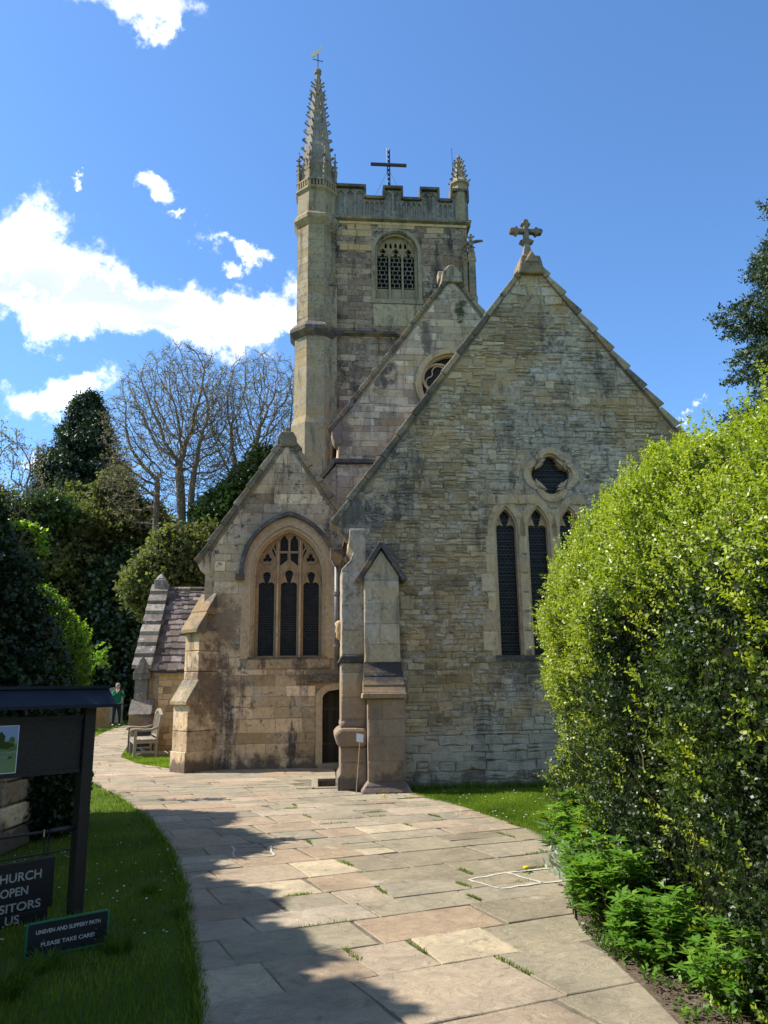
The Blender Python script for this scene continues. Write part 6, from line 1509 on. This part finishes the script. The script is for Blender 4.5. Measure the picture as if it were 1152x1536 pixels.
gravestone((-11.35, 35.9, 0), R_(4), .50, .78, .12, 'small mottled gravestone directly behind the man to his right', 'shoulder')
gravestone((-11.7, 30.8, 0), R_(62), .95, 1.15, .16, 'sunlit honey-coloured gravestone edge-on beside the board post', 'flat', mat='porchst')
gravestone((-11.75, 32.6, 0), R_(50), .80, 1.18, .14, 'second honey-coloured gravestone, slimmer, farther from the board post', 'flat', mat='porchst')
gravestone((-14.2, 39.0, 0), R_(0), .8, 1.2, .12, 'shoulder-topped gravestone in deep shade at the far left of the row', 'shoulder')
# ---- man
def skin(name, verts, edges, radii, mat, parent, root=0, sub=2):
    me = bpy.data.meshes.new(name); me.from_pydata(verts, edges, []); me.materials.append(M[mat])
    o = bpy.data.objects.new(name, me); col.objects.link(o)
    md = o.modifiers.new('skin', 'SKIN'); md.use_smooth_shade = True
    for i, sv in enumerate(me.skin_vertices[0].data):
        r = radii[i]; sv.radius = r if isinstance(r, tuple) else (r, r); sv.use_root = (i == root)
    s_ = o.modifiers.new('sub', 'SUBSURF'); s_.levels = sub; s_.render_levels = sub
    dg = bpy.context.evaluated_depsgraph_get(); dg.update(); m2 = bpy.data.meshes.new_from_object(o.evaluated_get(dg)); bpy.data.objects.remove(o)
    m2.materials.clear(); m2.materials.append(M[mat]); m2.name = name
    m2.polygons.foreach_set('use_smooth', [True]*len(m2.polygons))
    o = bpy.data.objects.new(name, m2); col.objects.link(o); o.parent = parent; return o
man = empty('person', (-11.5, 33.8, 0.02), R_(-140)); tag(man, 'man in a green jumper and dark trousers photographing the church', 'person')
# local: faces +y, x to his right
hipz = .93
V_ = [(0, 0, hipz), (0, -.01, 1.08), (0, 0, 1.28), (0, 0, 1.42), (0, .01, 1.50), (0, .03, 1.58), (0, .04, 1.67), (0, .03, 1.73),
      (.18, 0, 1.41), (.27, .14, 1.22), (.13, .30, 1.42), (.08, .33, 1.50), (-.18, 0, 1.41), (-.26, .15, 1.20), (-.12, .31, 1.42), (-.07, .33, 1.50),
      (.09, 0, .88), (.12, .02, .49), (.13, -.02, .09), (.14, .13, .03), (-.09, 0, .88), (-.12, .05, .49), (-.14, .03, .09), (-.16, .18, .03)]
Ed = [(0, 1), (1, 2), (2, 3), (3, 4), (4, 5), (5, 6), (6, 7), (3, 8), (8, 9), (9, 10), (10, 11), (3, 12), (12, 13), (13, 14), (14, 15), (0, 16), (16, 17), (17, 18), (18, 19), (0, 20), (20, 21), (21, 22), (22, 23)]
Ra = [(.15, .11), (.145, .11), (.16, .11), (.13, .09), .06, .068, .085, .07, .065, .048, .032, .028, .065, .048, .032, .028, .09, .06, .042, .04, .09, .06, .042, .04]
nb = len(V_)
for sx_, base_i in ((1, 11), (-1, 15)):     # fingers curled round the camera
    bx, by, bz = V_[base_i]
    for j in range(4):
        i0 = len(V_); V_ += [(bx-.005*sx_, by+.03, bz-.02+.018*j), (bx-.03*sx_, by+.055, bz-.015+.018*j)]; Ed += [(base_i, i0), (i0, i0+1)]; Ra += [.010, .008]
    i0 = len(V_); V_ += [(bx-.02*sx_, by-.01, bz-.04)]; Ed += [(base_i, i0)]; Ra += [.010]
skin('body', V_, Ed, Ra, 'skin', man)
sh = lambda r, k=1.16: tuple(x*k for x in r) if isinstance(r, tuple) else r*k
idx = [0, 1, 2, 3, 4, 8, 9, 10, 12, 13, 14]; mp = {a: i for i, a in enumerate(idx)}
vv = [list(V_[i]) for i in idx]; vv[0][2] = .90; vv[4][2] = 1.475
ed = [(mp[a], mp[b]) for a, b in Ed if a in mp and b in mp]; skin('jumper', vv, ed, [sh(Ra[i], 1.22 if i != 4 else 1.15) for i in idx], 'cloth_green', man)
idx = [0, 16, 17, 18, 20, 21, 22]; mp = {a: i for i, a in enumerate(idx)}
vv = [list(V_[i]) for i in idx]; vv[0][2] = .96
ed = [(mp[a], mp[b]) for a, b in Ed if a in mp and b in mp]; skin('trousers', vv, ed, [sh(Ra[i], 1.2) for i in idx], 'jeans', man)
for sx_ in (1, -1):
    i = 18 if sx_ > 0 else 22; a = V_[i]; b = V_[i+1]; skin('shoe', [(a[0], a[1]-.04, .05), (a[0], a[1]+.05, .05), (b[0], b[1]+.04, .04)], [(0, 1), (1, 2)], [(.055, .05), (.055, .05), (.045, .035)], 'shoe', man)
f = MB(); f.lathe([(.088, 1.66), (.096, 1.70), (.088, 1.76), (.055, 1.80), (.01, 1.815)], 0, .01, 12); f.build('hair', M['hair'], man, smooth=True)
f = MB(); f.tube([(0, .10, 1.68), (0, .145, 1.635), (0, .11, 1.625)], [.012, .018, .012], 6)
for sx_ in (-1, 1): f.tube([(sx_*.088, .03, 1.63), (sx_*.095, .02, 1.68)], [.014, .018], 6)
f.build('nose_and_ears', M['skin'], man, smooth=True)
f = MB()
for sx_ in (-1, 1): f.lathe([(.004, 0), (.010, .004), (.004, .010)], sx_*.033, 0, 6)
f.v = [(v[0], .112+v[2], 1.675+v[1]) for v in f.v]; f.build('eyes', M['shoe'], man)
cm_ = empty('camera_held', (-11.5, 33.8, 0.02), R_(-140)); tag(cm_, 'black camera held up to his face by the man in green', 'camera')
f = MB(); f.box(-.065, .065, .34, .39, 1.48, 1.57); f.build('camera_body', M['shoe'], cm_, bevel=.008)
f = MB(); f.tube([(0, .39, 1.52), (0, .46, 1.52)], .03, 10); f.build('lens', M['signblack'], cm_)

# ---- plants at the foot of the hedge
def herb(loc, label, nst, hgt, spread, L, mat='herb', name='flowering_plant', group='leafy plants at the foot of the hedge'):
    root = empty(name, loc); tag(root, label, 'plant', group); f = MB(); VV = []; TT = []
    for i in range(nst):
        a = rng.uniform(0, 6.28); r = spread*math.sqrt(rng.random()); h = hgt*rng.uniform(.35, 1.1)*(1-.30*(r/spread)**2); b = Vector((math.cos(a)*r*.45, math.sin(a)*r*.45, 0)); t = Vector((math.cos(a)*r, math.sin(a)*r, h))
        f.tube([b, b.lerp(t, .5)+Vector((0, 0, h*.08)), t], [.005, .004, .003], 4, rng.random(), caps=False)
        for (u, n_) in ((1.0, 8), (.84, 5), (.66, 4), (.42, 3)):
            q = b.lerp(t, u); n = n_; an = nrng.uniform(0, 6.28)+np.arange(n)*2*np.pi/n+nrng.normal(0, .2, n); D = np.c_[np.cos(an), np.sin(an), nrng.uniform(-.15, .65, n)]
            VV.append(leaves(np.tile(np.array(q), (n, 1)), D, L*nrng.uniform(.7, 1.2, n), L*.17*nrng.uniform(.8, 1.2, n), np.tile([0, 0, 1.], (n, 1))+nrng.normal(0, .2, (n, 3)))); TT.append(np.full(n, rng.uniform(.25, .8)+.2*(u-.8)))
    bigmesh('foliage', np.concatenate(VV), 4, M[mat], root, np.clip(np.concatenate(TT), 0, 1)); f.build('stems', M['stem'], root)
herb((1.88, 7.75, 0), 'bright green leafy plant under the hedge behind the silver-leaved plant', 130, .62, .42, .085)
herb((1.78, 6.75, 0), 'green leafy plant filling the gap between the silver plant and the path bend', 130, .50, .36, .08)
herb((1.58, 5.85, 0), 'tallest bright green plant at the hedge foot, leaning over the path bend', 130, .56, .30, .085)
herb((1.66, 5.15, 0), 'low spreading green plant with brown stems nearest the camera under the hedge', 130, .40, .30, .08)
herb((1.85, 4.6, 0), 'sparse green plant in deep shade at the lower right corner', 80, .34, .32, .07)
def weeds(name, lab, x0, x1, y0, y1, n, L, mat, wfun=None):
    P = np.c_[nrng.uniform(x0, x1, n), nrng.uniform(y0, y1, n), nrng.uniform(.005, .02, n)]
    if wfun is not None: P[:, 0] += wfun(P[:, 1])
    k = np.sin(P[:, 0]*9+P[:, 1]*5)+np.sin(P[:, 1]*13-P[:, 0]*7) > -.2; P = P[k]; n = len(P)
    V = sprigs(P, np.tile([0, 0, 1.], (n, 1)), .07, 7, L, L*.28, up=.6, spread=.6); o = bigmesh(name, V, 4, M[mat], None, nrng.random(n*7)); return o
edge_x = lambda y: np.interp(y, [4.3, 5.2, 6.0, 7.0, 8.4, 9.4], [1.42, 1.36, 1.33, 1.55, 1.80, 1.95])
weeds('bed_weeds', '', .02, .55, 4.2, 9.2, 900, .035, 'herb', edge_x)
weeds('bed_weeds', '', -.03, .12, 5.2, 9.0, 420, .025, 'midgreen', edge_x)
# silver plant
root = empty('silver_plant', (1.62, 7.25, 0)); tag(root, 'clump of felted silver-grey leaves at the path edge under the hedge', 'plant')
n = 420; P = np.c_[nrng.normal(0, .09, n), nrng.normal(0, .22, n), nrng.uniform(.0, .22, n)]; D = np.c_[nrng.normal(-.25, .45, n), nrng.normal(0, .45, n), nrng.uniform(.3, 1.2, n)]
bigmesh('foliage', leaves(P, D, nrng.uniform(.05, .10, n), nrng.uniform(.010, .017, n), nrng.normal(0, .4, (n, 3))+np.array([-.5, -.5, .5])), 4, M['silver'], root)
for (x, y, lab) in ((1.95, 9.35, 'broad grey-green dock plant where the lawn meets the hedge'), (1.80, 8.55, 'second broad-leaved dock plant, nearer the camera along the hedge')):
    root = empty('dock_plant', (x, y, 0)); tag(root, lab, 'plant'); n = 20; an = nrng.uniform(0, 6.28, n)
    D = np.c_[np.cos(an), np.sin(an), nrng.uniform(.3, 1.0, n)]; P = np.c_[np.cos(an)*.03, np.sin(an)*.03, np.full(n, .01)]
    V = leaves(P, D, nrng.uniform(.16, .30, n), nrng.uniform(.035, .06, n), np.tile([0, 0, 1.], (n, 1))); bigmesh('foliage', V, 4, M['dock'], root)
# leaf litter and soil crumbs on the bed
n = 2600; P = np.c_[1.45+nrng.gamma(1.3, .22, n), nrng.uniform(3.6, 6.9, n), np.full(n, .012)+nrng.random(n)*.02]; V = leaves(P, np.c_[nrng.normal(0, 1, (n, 2)), nrng.normal(0, .15, n)], nrng.uniform(.012, .04, n), nrng.uniform(.004, .012, n), np.tile([0, 0, 1.], (n, 1)))
bigmesh('leaf_litter', V, 4, M['soil'])
# tufts of long grass near the signs
def tuft(x, y, r, h, n, lab):
    root = empty('grass_tuft', (x, y, 0)); tag(root, lab, 'grass tuft'); VV = []
    a = nrng.uniform(0, 6.28, n); b = np.c_[np.cos(a), np.sin(a), np.zeros(n)]*(r*.3*np.sqrt(nrng.random(n)))[:, None]; hh = h*nrng.uniform(.5, 1, n); ln = nrng.uniform(.2, 1.1, n); a2 = a+nrng.normal(0, .6, n); d = np.c_[np.cos(a2), np.sin(a2), np.zeros(n)]
    s_ = np.c_[-np.sin(a2), np.cos(a2), np.zeros(n)]; w = .0028; prev = b; zz = [0, .5, .85, .95]; xx = [0, .25, .65, 1.0]; ww = [1, .9, .6, .05]
    for i in range(3):
        q0 = b+d*(xx[i]*ln*h)[:, None]; q0[:, 2] += zz[i]*hh; q1 = b+d*(xx[i+1]*ln*h)[:, None]; q1[:, 2] += zz[i+1]*hh*(1 if i < 2 else 1-.25*nrng.random(n))
        VV.append(np.stack([q0-s_*w*ww[i], q0+s_*w*ww[i], q1+s_*w*ww[i+1], q1-s_*w*ww[i+1]], 1).reshape(-1, 3))
    bigmesh('grass_blades', np.concatenate(VV), 4, M['grass'], root, nrng.uniform(.1, .7, n*3))
tuft(-2.10, 5.18, .25, .12, 200, 'tuft of long grass growing up the left half of the green-edged sign')
tuft(-1.76, 5.50, .25, .14, 220, 'tuft of long grass at the right end of the green-edged sign')
tuft(-2.15, 4.75, .3, .20, 300, 'big tuft of long grass below the signs near the lower left corner')
tuft(-2.50, 5.0, .25, .17, 220, 'tuft of long grass at the left edge under the hanging sign')
tuft(-1.98, 6.9, .2, .13, 140, 'tuft of long grass to the right of the notice board post')
tuft(-1.55, 6.3, .2, .10, 120, 'small tuft of grass midway between board post and path edge')
# daisies and dandelions
f = MB()
for i in range(150):
    x = rng.uniform(-4.2, -1.5); y = rng.gauss(7.3, 1.1)
    if not inpoly([x], [y], lawnL)[0]: continue
    r = rng.uniform(.007, .011); z = rng.uniform(.045, .06); f.add([(x+r*math.cos(k*1.0472), y+r*math.sin(k*1.0472), z+rng.uniform(-.003, .003)) for k in range(6)], [(0, 1, 2, 3, 4, 5)])
f.build('lawn_daisies', M['petal'], None, stuff=True)
f = MB()
for i in range(60):
    x, y = rng.uniform(.8, 4), rng.uniform(10, 12.6); r = .012; f.add([(x+r*math.cos(k*1.0472), y+r*math.sin(k*1.0472), .055) for k in range(6)], [(0, 1, 2, 3, 4, 5)])
f.build('lawn_daisies', M['petal'], None, stuff=True)
for x, y, lab in ((1.22, 7.35, 'dandelion flower on the path beside the pale mortar lines'), (1.72, 8.75, 'dandelion flower in the lawn corner near the dock leaves'), (-.05, 12.0, 'dandelion flower on the paving in front of the twin buttresses')):
    root = empty('dandelion', (x, y, .03)); tag(root, lab, 'flower')
    f = MB(); f.lathe([(.006, .03), (.026, .04), (.024, .05), (.008, .053)], 0, 0, 9); f.build('flower_head', M['yellow'], root)
    f = MB(); f.tube([(0, 0, 0), (0, 0, .035)], .003, 5)
    for k in range(5): f.add([(0, 0, .005), (.04*math.cos(k*1.25+.2), .04*math.sin(k*1.25+.2), .012), (.06*math.cos(k*1.25), .06*math.sin(k*1.25), .006), (.04*math.cos(k*1.25-.2), .04*math.sin(k*1.25-.2), .012)], [(0, 1, 2, 3)])
    f.build('stem_and_leaves', M['herb'], root)
